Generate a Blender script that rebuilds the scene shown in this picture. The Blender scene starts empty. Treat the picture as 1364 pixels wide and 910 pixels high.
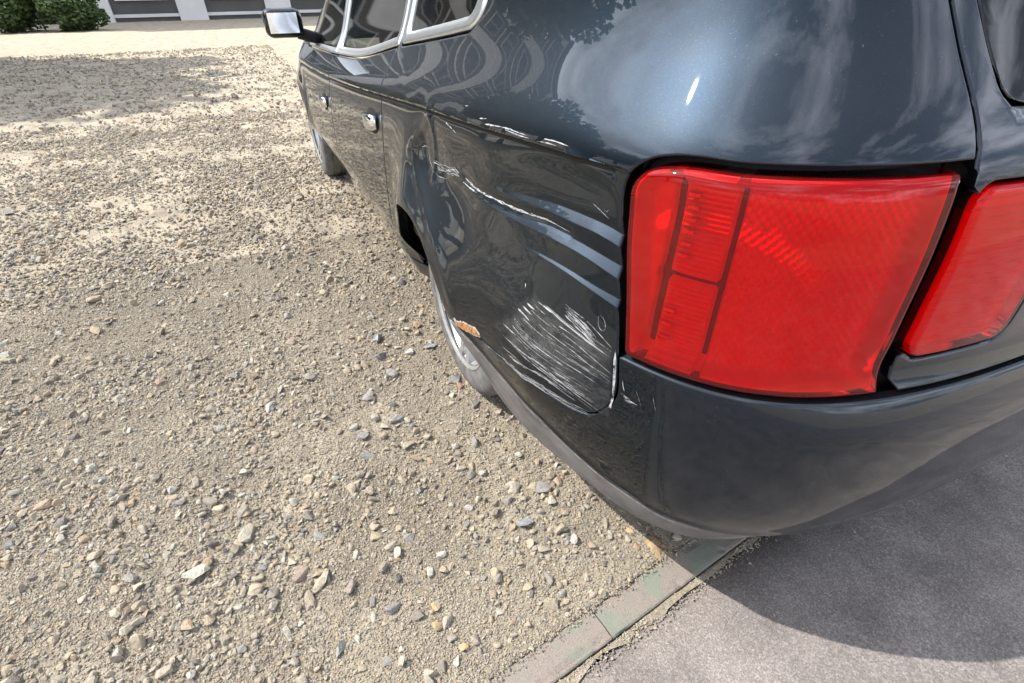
import bpy, bmesh, math, random
import numpy as np
from mathutils import Matrix, Vector

# ------------------------------------------------------------------ camera, sky, sun, exposure
scene = bpy.context.scene
COL = scene.collection
PITCH, YAW, ROLL = math.radians(34.73), math.radians(25.4), math.radians(.93)
cam_data = bpy.data.cameras.new('camera')
cam = bpy.data.objects.new('camera', cam_data); COL.objects.link(cam)
fw = Vector((math.cos(PITCH)*math.cos(YAW), -math.cos(PITCH)*math.sin(YAW), -math.sin(PITCH)))
rt0 = Vector((-math.sin(YAW), -math.cos(YAW), 0)); dn0 = fw.cross(rt0)
rt = math.cos(ROLL)*rt0+math.sin(ROLL)*dn0; dn = -math.sin(ROLL)*rt0+math.cos(ROLL)*dn0
R = Matrix((rt, -dn, -fw)).transposed()
cam.matrix_world = Matrix.Translation((-1.301, 1.306, 1.153)) @ R.to_4x4()
cam_data.sensor_fit = 'HORIZONTAL'; cam_data.sensor_width = 36.0
cam_data.lens = 675.342/1364*36
cam_data.clip_start = .02; cam_data.clip_end = 3000
scene.camera = cam

SUN_AZ, SUN_EL = math.radians(58), math.radians(50)      # azimuth counted from the car's forward axis to its left
sdir = Vector((math.cos(SUN_EL)*math.cos(SUN_AZ), math.cos(SUN_EL)*math.sin(SUN_AZ), math.sin(SUN_EL)))
world = bpy.data.worlds.new('World'); scene.world = world; world.use_nodes = True
wn = world.node_tree.nodes; wl = world.node_tree.links; wn.clear()
sky = wn.new('ShaderNodeTexSky'); sky.sky_type = 'NISHITA'; sky.sun_disc = False
sky.sun_elevation = SUN_EL; sky.sun_rotation = math.pi/2-SUN_AZ
sky.air_density = 1.0; sky.dust_density = 3.0
# thin broken cloud over the whole dome
tc = wn.new('ShaderNodeTexCoord'); mp = wn.new('ShaderNodeMapping'); mp.inputs['Scale'].default_value = (1, 1, 2.6); mp.inputs['Location'].default_value = (3.7, 1.3, 0)
nz = wn.new('ShaderNodeTexNoise'); nz.inputs['Scale'].default_value = 2.2; nz.inputs['Detail'].default_value = 7; nz.inputs['Roughness'].default_value = .6
cr = wn.new('ShaderNodeValToRGB'); cr.color_ramp.elements[0].position = .47; cr.color_ramp.elements[1].position = .66
cr.color_ramp.elements[0].color = (.08, .08, .08, 1); cr.color_ramp.elements[1].color = (1, 1, 1, 1)
mixc = wn.new('ShaderNodeMix'); mixc.data_type = 'RGBA'
mixc.inputs['B'].default_value = (28, 29.6, 33.5, 1)
bg = wn.new('ShaderNodeBackground'); bg.inputs['Strength'].default_value = .10
wo = wn.new('ShaderNodeOutputWorld')
wl.new(tc.outputs['Generated'], mp.inputs['Vector']); wl.new(mp.outputs['Vector'], nz.inputs['Vector'])
wl.new(nz.outputs['Fac'], cr.inputs['Fac']); wl.new(cr.outputs['Color'], mixc.inputs['Factor'])
wl.new(sky.outputs['Color'], mixc.inputs['A']); wl.new(mixc.outputs['Result'], bg.inputs['Color']); wl.new(bg.outputs['Background'], wo.inputs['Surface'])
sun_data = bpy.data.lights.new('sun', 'SUN'); sun_data.energy = 5.0; sun_data.angle = math.radians(.53); sun_data.color = (1, .955, .885)
sun = bpy.data.objects.new('sun', sun_data); COL.objects.link(sun)
sun.rotation_euler = sdir.to_track_quat('Z', 'Y').to_euler(); sun.location = (6, 8, 14)
scene.view_settings.view_transform = 'Standard'; scene.view_settings.look = 'None'
scene.view_settings.exposure = 0.42; scene.view_settings.gamma = 1.0
scene.cycles.max_bounces = 10; scene.cycles.transparent_max_bounces = 24
scene.cycles.caustics_reflective = False; scene.cycles.caustics_refractive = False

# ------------------------------------------------------------------ helpers
rng = np.random.default_rng(7); random.seed(7)
def tag(o, label=None, cat=None, group=None, kind=None):
    if label: o['label'] = label
    if cat: o['category'] = cat
    if group: o['group'] = group
    if kind: o['kind'] = kind
    return o
def link(name, data, mat=None, parent=None):
    o = bpy.data.objects.new(name, data); COL.objects.link(o)
    if mat is not None and data is not None and not data.materials: data.materials.append(mat)
    if parent is not None: o.parent = parent
    return o
def empty(name, loc=(0, 0, 0), parent=None):
    o = bpy.data.objects.new(name, None); COL.objects.link(o); o.location = loc; o.empty_display_size = .1
    if parent is not None: o.parent = parent
    return o
def mesh(name, V, F, smooth=True, uv=None, normals=None):
    me = bpy.data.meshes.new(name)
    V = np.asarray(V, float)
    if isinstance(F, np.ndarray):
        k = F.shape[1]; n = len(F)
        me.vertices.add(len(V)); me.vertices.foreach_set('co', V.astype(np.float32).ravel())
        me.loops.add(n*k); me.loops.foreach_set('vertex_index', F.astype(np.int32).ravel())
        me.polygons.add(n); me.polygons.foreach_set('loop_start', np.arange(0, n*k, k, dtype=np.int32))
        me.update(calc_edges=True)
    else:
        me.from_pydata([tuple(v) for v in V], [], [tuple(f) for f in F]); me.update()
    if smooth: me.polygons.foreach_set('use_smooth', np.ones(len(me.polygons), bool))
    if uv is not None:
        l = me.uv_layers.new(name='UVMap'); vi = np.zeros(len(me.loops), np.int32); me.loops.foreach_get('vertex_index', vi)
        l.data.foreach_set('uv', np.asarray(uv, np.float32)[vi].ravel())
    me.validate()
    if normals is not None: me.normals_split_custom_set_from_vertices([tuple(n) for n in normals])
    return me
class MB:                                   # collects simple shapes into one mesh
    def __init__(s): s.v, s.f = [], []
    def add(s, V, F):
        b = len(s.v); s.v += [tuple(p) for p in V]; s.f += [tuple(i+b for i in f) for f in F]; return s
    def box(s, a, b, M=None):
        P = [(x, y, z) for x in (a[0], b[0]) for y in (a[1], b[1]) for z in (a[2], b[2])]
        if M is not None: P = [tuple(M @ Vector(p)) for p in P]
        return s.add(P, [(0, 1, 3, 2), (4, 6, 7, 5), (0, 4, 5, 1), (2, 3, 7, 6), (0, 2, 6, 4), (1, 5, 7, 3)])
    def tube(s, pts, rad, n=8, caps=True):
        pts = [Vector(p) for p in pts]; rad = rad if hasattr(rad, '__len__') else [rad]*len(pts)
        b = len(s.v)
        for i, p in enumerate(pts):
            d = (pts[min(i+1, len(pts)-1)]-pts[max(i-1, 0)]).normalized()
            a = d.orthogonal().normalized(); c = d.cross(a)
            if i and a.dot(pa) < .9:
                a = (pa-d*pa.dot(d)).normalized(); c = d.cross(a)
            pa = a
            for k in range(n):
                t = 2*math.pi*k/n; s.v.append(tuple(p+(a*math.cos(t)+c*math.sin(t))*rad[i]))
        for i in range(len(pts)-1):
            for k in range(n): s.f.append((b+i*n+k, b+i*n+(k+1) % n, b+(i+1)*n+(k+1) % n, b+(i+1)*n+k))
        if caps: s.f.append(tuple(b+k for k in range(n))[::-1]); s.f.append(tuple(b+(len(pts)-1)*n+k for k in range(n)))
        return s
    def lathe(s, prof, n=64, axis='y'):     # profile of (offset along axis, radius), closed when the ends coincide
        b = len(s.v); m = len(prof)
        for i in range(n):
            t = 2*math.pi*i/n; c, q = math.cos(t), math.sin(t)
            for (h, r) in prof: s.v.append((r*c, h, r*q) if axis == 'y' else (r*c, r*q, h))
        for i in range(n):
            j = (i+1) % n
            for k in range(m-1): s.f.append((b+i*m+k, b+j*m+k, b+j*m+k+1, b+i*m+k+1))
        return s
    def build(s, name, mat, parent=None, smooth=False, bevel=0, auto=None, seg=2):
        me = bpy.data.meshes.new(name); me.from_pydata(s.v, [], s.f)
        bm = bmesh.new(); bm.from_mesh(me); bmesh.ops.recalc_face_normals(bm, faces=bm.faces)
        if bevel: bmesh.ops.bevel(bm, geom=[e for e in bm.edges if len(e.link_faces) == 2 and e.calc_face_angle(0) > .6], offset=bevel, segments=seg, affect='EDGES', profile=.6)
        bm.to_mesh(me); bm.free()
        if smooth: me.polygons.foreach_set('use_smooth', np.ones(len(me.polygons), bool))
        if smooth and auto:
            try: me.set_sharp_from_angle(angle=auto)
            except Exception: pass
        return link(name, me, mat, parent)
def vnoise(x, y, seed=0):                   # 2-D value noise in [-1, 1]
    def h(i, j):
        n = (i.astype(np.int64)*374761393+j.astype(np.int64)*668265263+seed*1442695041) & 0xffffffff
        n = ((n ^ (n >> 13))*1274126177) & 0xffffffff
        return ((n ^ (n >> 16)) & 0xffff)/32767.5-1
    i = np.floor(x); j = np.floor(y); u = x-i; v = y-j
    u = u*u*u*(u*(u*6-15)+10); v = v*v*v*(v*(v*6-15)+10)
    return (h(i, j)*(1-u)+h(i+1, j)*u)*(1-v)+(h(i, j+1)*(1-u)+h(i+1, j+1)*u)*v
def fbm(x, y, oct=4, seed=0, rough=.5):
    a, t, q = 1., 0., 0.
    for k in range(oct):
        t = t+a*vnoise(x*2**k+k*17.3, y*2**k-k*9.1, seed+k); q += a; a *= rough
    return t/q

# ------------------------------------------------------------------ materials
def new_mat(name):
    m = bpy.data.materials.new(name); m.use_nodes = True
    return m, m.node_tree.nodes, m.node_tree.links, m.node_tree.nodes['Principled BSDF']
def ramp(n, l, src, stops):
    r = n.new('ShaderNodeValToRGB'); e = r.color_ramp.elements
    while len(e) < len(stops): e.new(.5)
    for k, (p, c) in zip(e, stops): k.position = p; k.color = (*c, 1) if hasattr(c, '__len__') else (c, c, c, 1)
    l.new(src, r.inputs['Fac']); return r.outputs['Color']
def noise(n, l, scale, detail=4, rough=.55, vec=None, dist=0):
    t = n.new('ShaderNodeTexNoise'); t.inputs['Scale'].default_value = scale; t.inputs['Detail'].default_value = detail
    t.inputs['Roughness'].default_value = rough; t.inputs['Distortion'].default_value = dist
    if vec is not None: l.new(vec, t.inputs['Vector'])
    return t.outputs['Fac']
def objco(n): return n.new('ShaderNodeTexCoord').outputs['Object']
def bump(n, l, src, strength, dist, bsdf, into='Normal', prev=None):
    b = n.new('ShaderNodeBump'); b.inputs['Strength'].default_value = strength; b.inputs['Distance'].default_value = dist
    l.new(src, b.inputs['Height'])
    if prev is not None: l.new(prev, b.inputs['Normal'])
    if bsdf is not None: l.new(b.outputs['Normal'], bsdf.inputs[into])
    return b.outputs['Normal']
def simple(name, col, rough=.6, metal=0, var=.12, scale=30, coat=0, spec=.5, bumps=0):
    m, n, l, b = new_mat(name); b.inputs['Roughness'].default_value = rough; b.inputs['Metallic'].default_value = metal
    b.inputs['Coat Weight'].default_value = coat; b.inputs['Coat Roughness'].default_value = .04; b.inputs['Specular IOR Level'].default_value = spec
    f = noise(n, l, scale, vec=objco(n))
    c = ramp(n, l, f, [(.3, tuple(k*(1-var) for k in col)), (.7, tuple(min(1, k*(1+var)) for k in col))]); l.new(c, b.inputs['Base Color'])
    if bumps: bump(n, l, noise(n, l, scale*6, vec=objco(n)), .5, bumps, b)
    return m
def mixshader(n, l, fac, a, b):
    m = n.new('ShaderNodeMixShader'); l.new(fac, m.inputs[0]) if not isinstance(fac, float) else setattr(m.inputs[0], 'default_value', fac)
    l.new(a, m.inputs[1]); l.new(b, m.inputs[2]); return m.outputs[0]

def paint():
    m, n, l, b = new_mat('black_blue_metallic_paint')
    co = objco(n)
    v = n.new('ShaderNodeTexVoronoi'); v.inputs['Scale'].default_value = 900; l.new(co, v.inputs['Vector'])
    fl = ramp(n, l, v.outputs['Color'], [(.0, (.0055, .012, .021)), (.85, (.008, .0165, .028)), (1, (.020, .033, .050))])
    l.new(fl, b.inputs['Base Color'])
    b.inputs['Metallic'].default_value = .9; b.inputs['Roughness'].default_value = .42
    b.inputs['Specular IOR Level'].default_value = .1
    b.inputs['Coat Weight'].default_value = 1; b.inputs['Coat Roughness'].default_value = .012; b.inputs['Coat IOR'].default_value = 1.43
    # faint orange peel and a thin film of dust with specks
    nb = bump(n, l, noise(n, l, 60, 2, .5, co), .015, .0010, None)
    l.new(nb, b.inputs['Coat Normal'])
    d = n.new('ShaderNodeBsdfDiffuse'); d.inputs['Color'].default_value = (.36, .39, .42, 1)
    d1 = ramp(n, l, noise(n, l, 6, 6, .65, co, .4), [(.35, .001), (.75, .009)])
    sp = ramp(n, l, noise(n, l, 300, 2, .5, co), [(.70, 0.), (.77, .30)])
    add = n.new('ShaderNodeMath'); add.operation = 'ADD'; l.new(d1, add.inputs[0])
    mu = n.new('ShaderNodeMath'); mu.operation = 'MULTIPLY'; l.new(sp, mu.inputs[0])
    l.new(ramp(n, l, noise(n, l, 5, 3, .5, co), [(.42, 0.), (.68, .8)]), mu.inputs[1]); l.new(mu.outputs[0], add.inputs[1])
    # road dust, thicker where sheet faces up; also paints in the shoulder's sky sheen
    ge = n.new('ShaderNodeNewGeometry'); sx = n.new('ShaderNodeSeparateXYZ'); l.new(ge.outputs['Normal'], sx.inputs[0])
    upf = n.new('ShaderNodeMapRange'); upf.inputs['From Min'].default_value = .2; upf.inputs['From Max'].default_value = .9; upf.inputs['To Max'].default_value = .055; l.new(sx.outputs['Z'], upf.inputs['Value'])
    ad2 = n.new('ShaderNodeMath'); ad2.operation = 'ADD'; l.new(add.outputs[0], ad2.inputs[0]); l.new(upf.outputs[0], ad2.inputs[1]); add = ad2
    out = mixshader(n, l, add.outputs[0], b.outputs[0], d.outputs[0])
    l.new(out, n['Material Output'].inputs['Surface']); return m
def lens_mat(name, col, scat=None, ior=1.5):
    m, n, l, b = new_mat(name); n.remove(b)
    t = n.new('ShaderNodeBsdfTransparent'); t.inputs['Color'].default_value = (*col, 1)
    g = n.new('ShaderNodeBsdfGlossy'); g.inputs['Roughness'].default_value = .03; g.inputs['Color'].default_value = (1, 1, 1, 1)
    fr = n.new('ShaderNodeFresnel'); fr.inputs['IOR'].default_value = ior
    d = n.new('ShaderNodeBsdfDiffuse'); d.inputs['Color'].default_value = (.4, .37, .33, 1)
    dust = ramp(n, l, noise(n, l, 9, 6, .65, objco(n)), [(.4, .002), (.8, .018)])
    core = t.outputs[0]
    if scat:
        q = n.new('ShaderNodeBsdfTranslucent'); q.inputs['Color'].default_value = (*scat, 1)
        w = n.new('ShaderNodeBsdfDiffuse'); w.inputs['Color'].default_value = (*scat, 1)
        core = mixshader(n, l, .13, core, mixshader(n, l, .35, w.outputs[0], q.outputs[0]))
    a = mixshader(n, l, fr.outputs[0], core, g.outputs[0])
    l.new(mixshader(n, l, dust, a, d.outputs[0]), n['Material Output'].inputs['Surface']); return m
def scratch_mat(name, col, lo, hi, su=18, sv=7):
    m, n, l, b = new_mat(name)
    b.inputs['Roughness'].default_value = .75; b.inputs['Specular IOR Level'].default_value = .2
    uv = n.new('ShaderNodeTexCoord').outputs['UV']
    mp = n.new('ShaderNodeMapping'); mp.inputs['Scale'].default_value = (su, sv, 1); l.new(uv, mp.inputs['Vector'])
    f = noise(n, l, 1, 5, .7, mp.outputs['Vector'])
    l.new(ramp(n, l, noise(n, l, 3, 3, .5, mp.outputs['Vector']), [(.3, tuple(c*.75 for c in col)), (.7, col)]), b.inputs['Base Color'])
    t = n.new('ShaderNodeBsdfTransparent')
    l.new(mixshader(n, l, ramp(n, l, f, [(lo, 0.), (hi, 1.)]), t.outputs[0], b.outputs[0]), n['Material Output'].inputs['Surface']); return m
M = {}
M['paint'] = paint()
M['scratch'] = scratch_mat('scraped_white_paint', (.50, .51, .53), .38, .56)
M['scuff'] = scratch_mat('pale_crease_highlight', (.36, .38, .42), .46, .66, 3, 30)  # tone of the second highlight line painted along the bumper crease
def patch_mat(name, cols, lo, hi):
    m, n, l, b = new_mat(name); co = objco(n); b.inputs['Roughness'].default_value = .85; b.inputs['Specular IOR Level'].default_value = .2
    l.new(ramp(n, l, noise(n, l, 90, 5, .7, co), [(.32, cols[0]), (.5, cols[1]), (.7, cols[2])]), b.inputs['Base Color'])
    bump(n, l, noise(n, l, 260, 4, .7, co), .8, .002, b)
    t = n.new('ShaderNodeBsdfTransparent'); uv = n.new('ShaderNodeTexCoord').outputs['UV']; sp = n.new('ShaderNodeSeparateXYZ'); l.new(uv, sp.inputs[0])
    ad = n.new('ShaderNodeMath'); ad.operation = 'MULTIPLY_ADD'; l.new(noise(n, l, 75, 6, .75, co), ad.inputs[0]); ad.inputs[1].default_value = 1.3; l.new(sp.outputs['X'], ad.inputs[2])
    l.new(mixshader(n, l, ramp(n, l, ad.outputs[0], [(lo, 0.), (hi, 1.)]), t.outputs[0], b.outputs[0]), n['Material Output'].inputs['Surface']); return m
M['primer'] = patch_mat('rust_orange_filler', [(.035, .018, .010), (.42, .20, .075), (.58, .33, .15)], .56, .62)
M['filler'] = patch_mat('pale_filler_edge', [(.22, .21, .20), (.46, .43, .40), (.55, .52, .48)], .48, .55)
M['valance'] = simple('dusty_grey_bumper_plastic', (.185, .178, .172), .85, var=.35, scale=10, bumps=.0008, spec=.12)
def haze_mat():
    m, n, l, b = new_mat('dulled_clear_coat'); co = objco(n); b.inputs['Roughness'].default_value = .8; b.inputs['Base Color'].default_value = (.30, .30, .29, 1); b.inputs['Specular IOR Level'].default_value = .2
    t = n.new('ShaderNodeBsdfTransparent'); uv = n.new('ShaderNodeTexCoord').outputs['UV']; sp = n.new('ShaderNodeSeparateXYZ'); l.new(uv, sp.inputs[0])
    mu = n.new('ShaderNodeMath'); mu.operation = 'MULTIPLY'; l.new(ramp(n, l, noise(n, l, 28, 6, .75, co), [(.38, .02), (.70, .26)]), mu.inputs[0]); l.new(sp.outputs['X'], mu.inputs[1])
    l.new(mixshader(n, l, mu.outputs[0], t.outputs[0], b.outputs[0]), n['Material Output'].inputs['Surface']); return m
M['haze'] = haze_mat()
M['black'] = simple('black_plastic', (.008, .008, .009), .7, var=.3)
M['gasket'] = simple('black_rubber_gasket', (.006, .006, .006), .6)
M['trim'] = simple('satin_aluminium_trim', (.80, .83, .86), .30, metal=1, var=.04, scale=50)
M['chrome'] = simple('polished_chrome', (.75, .76, .78), .08, metal=1, var=.03)
M['tyre'] = simple('dusty_tyre_rubber', (.14, .136, .130), .9, var=.35, scale=25, bumps=.0008, spec=.25)
M['rim'] = simple('silver_painted_alloy', (.58, .59, .60), .34, metal=.75, var=.12, scale=20)
M['lens'] = lens_mat('red_lens_plastic', (1.0, .010, .016), (.80, .0, .003), 1.36)
M['reflector'] = simple('silvered_reflector', (.9, .88, .88), .5, metal=0, var=.06, scale=40)
M['glass'] = lens_mat('tinted_window_glass', (.22, .25, .24))
M['interior'] = simple('dark_interior_fabric', (.03, .029, .028), .9, var=.3, scale=18)
#SURF_BEGIN
AX, AZ, AR = 0.06, 0.300, 0.352          # rear axle x, wheel centre height, arch radius
FX = AX + 2.84                            # front axle x
PLAN = [(3.78,0),(3.765,.3),(3.68,.6),(3.47,.80),(3.1,.90),(2.6,.928),(2.0,.936),(1.2,.937),(.6,.935),(.06,.933),
        (-.3,.921),(-.55,.899),(-.75,.866),(-.88,.822),(-.97,.755),(-1.035,.65),(-1.075,.5),(-1.10,.25),(-1.11,0)]
def _plan():
    P = np.array(PLAN); n = len(P)
    ch = np.r_[0, np.cumsum(np.hypot(*np.diff(P, axis=0).T))]
    # natural-ish cubic through the points (Catmull-Rom tangents), sampled densely
    T = np.gradient(P, ch, axis=0); T[0] = (0, 1); T[-1] = (0, -1)
    out = []
    for i in range(n-1):
        h = ch[i+1]-ch[i]; u = np.linspace(0, 1, 60, endpoint=(i == n-2))[:, None]
        out.append((2*u**3-3*u**2+1)*P[i]+(u**3-2*u**2+u)*h*T[i]+(-2*u**3+3*u**2)*P[i+1]+(u**3-u**2)*h*T[i+1])
    C = np.vstack(out)
    m0 = np.r_[0, np.cumsum(np.hypot(*np.diff(C, axis=0).T))]
    def resample(C, h=.004):
        q = np.r_[0, np.cumsum(np.hypot(*np.diff(C, axis=0).T))]; u = np.linspace(0, q[-1], int(q[-1]/h)); return np.c_[np.interp(u, q, C[:, 0]), np.interp(u, q, C[:, 1])]
    C = resample(C); w = 60
    k = np.exp(-np.linspace(-2.6, 2.6, 2*w+1)**2/2); k /= k.sum()                # even out the curvature
    Cp = np.vstack([np.c_[C[1:w+1, 0], -C[1:w+1, 1]][::-1], C, np.c_[C[-w-1:-1, 0], -C[-w-1:-1, 1]][::-1]])
    C = np.c_[np.convolve(Cp[:, 0], k, 'valid'), np.convolve(Cp[:, 1], k, 'valid')]
    s = np.r_[0, np.cumsum(np.hypot(*np.diff(C, axis=0).T))]
    m = (C[:, 1] > .8) & (abs(C[:, 0]) < .5); j = np.where(m)[0]
    s = np.interp(0, -C[j, 0], s[j]) - s                   # s = 0 where x = 0
    C, s = C[::-1], s[::-1]
    d = np.gradient(C, s, axis=0); d /= np.hypot(d[:, 0], d[:, 1])[:, None]
    return s, C, d
PS, PC, PD = _plan()
S_END, S_FRONT = PS[0], PS[-1]
def sstep(a, b, x):
    t = np.clip((x-a)/(b-a), 0, 1); return t*t*(3-2*t)
class Curve:                              # smooth monotone-ish 1-D curve through points
    def __init__(s, pts):
        p = np.array(sorted(pts), float); s.x, s.y = p[:, 0], p[:, 1]
        h = np.diff(s.x); d = np.diff(s.y)/h
        m = np.r_[d[0], (d[:-1]*h[1:]+d[1:]*h[:-1])/(h[1:]+h[:-1]), d[-1]]
        
        if len(p) < 40: bad = np.r_[False, d[:-1]*d[1:] <= 0, False]; m[bad] = 0
        s.m = m
    def __call__(s, q):
        q = np.asarray(q, float); i = np.clip(np.searchsorted(s.x, q)-1, 0, len(s.x)-2)
        h = s.x[i+1]-s.x[i]; u = (q-s.x[i])/h; uc = np.clip(u, 0, 1)
        v = (2*uc**3-3*uc**2+1)*s.y[i]+(uc**3-2*uc**2+uc)*h*s.m[i]+(-2*uc**3+3*uc**2)*s.y[i+1]+(uc**3-uc**2)*h*s.m[i+1]
        return v+(u-uc)*h*np.where(u > 1, s.m[i+1], s.m[i])
def Smooth(pts, sig, h):                   # the same curve with its curvature evened out
    c = Curve(pts); x = np.arange(c.x[0], c.x[-1]+h, h); w = int(3*sig/h); xx = np.arange(c.x[0]-w*h, c.x[-1]+(w+1)*h+h/2, h)
    k = np.exp(-np.arange(-w, w+1)**2*(h/sig)**2/2); k /= k.sum(); y = np.convolve(c(xx), k, 'valid'); n = min(len(x), len(y)); return Curve(list(zip(x[:n], y[:n])))
ZC = Smooth([(-1.8,.925),(-1.2,.935),(-.9,.94),(-.70,.942),(-.6,.940),(-.49,.937),(-.36,.933),(-.16,.9225),(.05,.914),(.447,.887),(.8,.863),(1.5,.825),(2.5,.79),(3.5,.76)], .10, .01)
LOW = Smooth([(.10,.11),(.18,.062),(.26,.030),(.33,.014),(.42,.003),(.5,0.),(.58,.001),(.66,.005),(.74,.012),(.82,.020),(.90,.028),(1.0,.032)], .02, .004)
UP = Smooth([(-.05,.018),(0,.022),(.012,.0245),(.03,.033),(.06,.052),(.10,.081),(.14,.108),(.18,.129),(.24,.152),(.35,.192),(.5,.255),(.6,.310)], .018, .003)
BUL = Smooth([(.20,0.),(.26,.0),(.33,.008),(.42,.029),(.47,.041),(.52,.047),(.60,.045),(.70,.028),(.80,.007),(.87,.0),(.9,-.001),(1.0,0.)], .02, .004)
REAR = Smooth([(.10,.16),(.2,.115),(.26,.075),(.33,.030),(.42,.006),(.5,0),(.60,.006),(.64,.020),(.67,.040),(.75,.046),(.9,.052),(.98,.066),(1.1,.135),(1.25,.225),(1.45,.36)], .015, .004)
def crease_amp(s): return sstep(-.80, -.66, s)*(1-sstep(2.9, 3.4, s))
def offset(s, z):
    zc = ZC(s); w = z-zc
    ca = crease_amp(s)
    d = np.clip(-w, 0, None); base = LOW(z)+(.022-LOW(zc))*np.exp(-d/.09)
    lo = base + ca*.0085*np.clip(d/.005, 0, 1)*np.exp(-np.clip(d-.005, 0, None)/.020)      # undercut below the sharp line
    up = UP(w)
    side = np.where(w >= 0, up, lo)
    soft = LOW(z)*(1-sstep(-.06, .02, w)) + UP(np.maximum(w, -.05))*sstep(-.06, .02, w)
    side = np.where(ca < .999, side*ca+soft*(1-ca), side)
    r = np.hypot(s-AX, z-AZ); rf = np.hypot(s-FX, z-AZ)
    fl = (.002+.018*sstep(.36, .05, s))*np.exp(-((r-AR)/.115)**2)*(1-sstep(.66, .84, z)) + .022*np.exp(-((rf-AR)/.10)**2)*(1-sstep(.66, .8, z))
    fl = fl*sstep(.25, .50, z)+.008*np.exp(-((s+.44)/.15)**2)*(1-sstep(.3,.5,z))
    side = side-fl-BUL(np.clip(z, .2, 1.0))*sstep(.42, .10, s)*sstep(-.80, -.55, s)*(z < zc)
    # lower rear corner draws in a little more
    side = side+.018*sstep(-.4, -.85, s)*(1-sstep(.22, .36, z))*.8
    side = side+.040*sstep(.48, .26, z)*sstep(.12, .34, s)+.038*sstep(.46, .30, z)*sstep(.10, .30, s)*sstep(.62, .45, s)      # sills tuck under the doors
    wr = sstep(-.78, -1.25, s)
    o = side*(1-wr)+REAR(z)*wr
    return o
def plan_at(s):                            # point and outward normal of the plan outline (cubic between samples)
    s = np.asarray(s, float); i = np.clip(np.searchsorted(PS, s)-1, 0, len(PS)-2); h = (PS[i+1]-PS[i]); u = ((s-PS[i])/h)[:, None]; h = h[:, None]
    c = (2*u**3-3*u**2+1)*PC[i]+(u**3-2*u**2+u)*h*PD[i]+(-2*u**3+3*u**2)*PC[i+1]+(u**3-u**2)*h*PD[i+1]
    d = (1-u)*PD[i]+u*PD[i+1]; d = d/np.hypot(d[:, 0], d[:, 1])[:, None]
    return c, np.c_[-d[:, 1], d[:, 0]]
def surf(s, z, extra=0.):
    s = np.asarray(s, float); z = np.asarray(z, float)
    c, n = plan_at(s); n = n/np.hypot(n[:, 0], n[:, 1])[:, None]
    q = c-n*(offset(s, z)+extra)[:, None]
    return np.c_[q, z]
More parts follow.
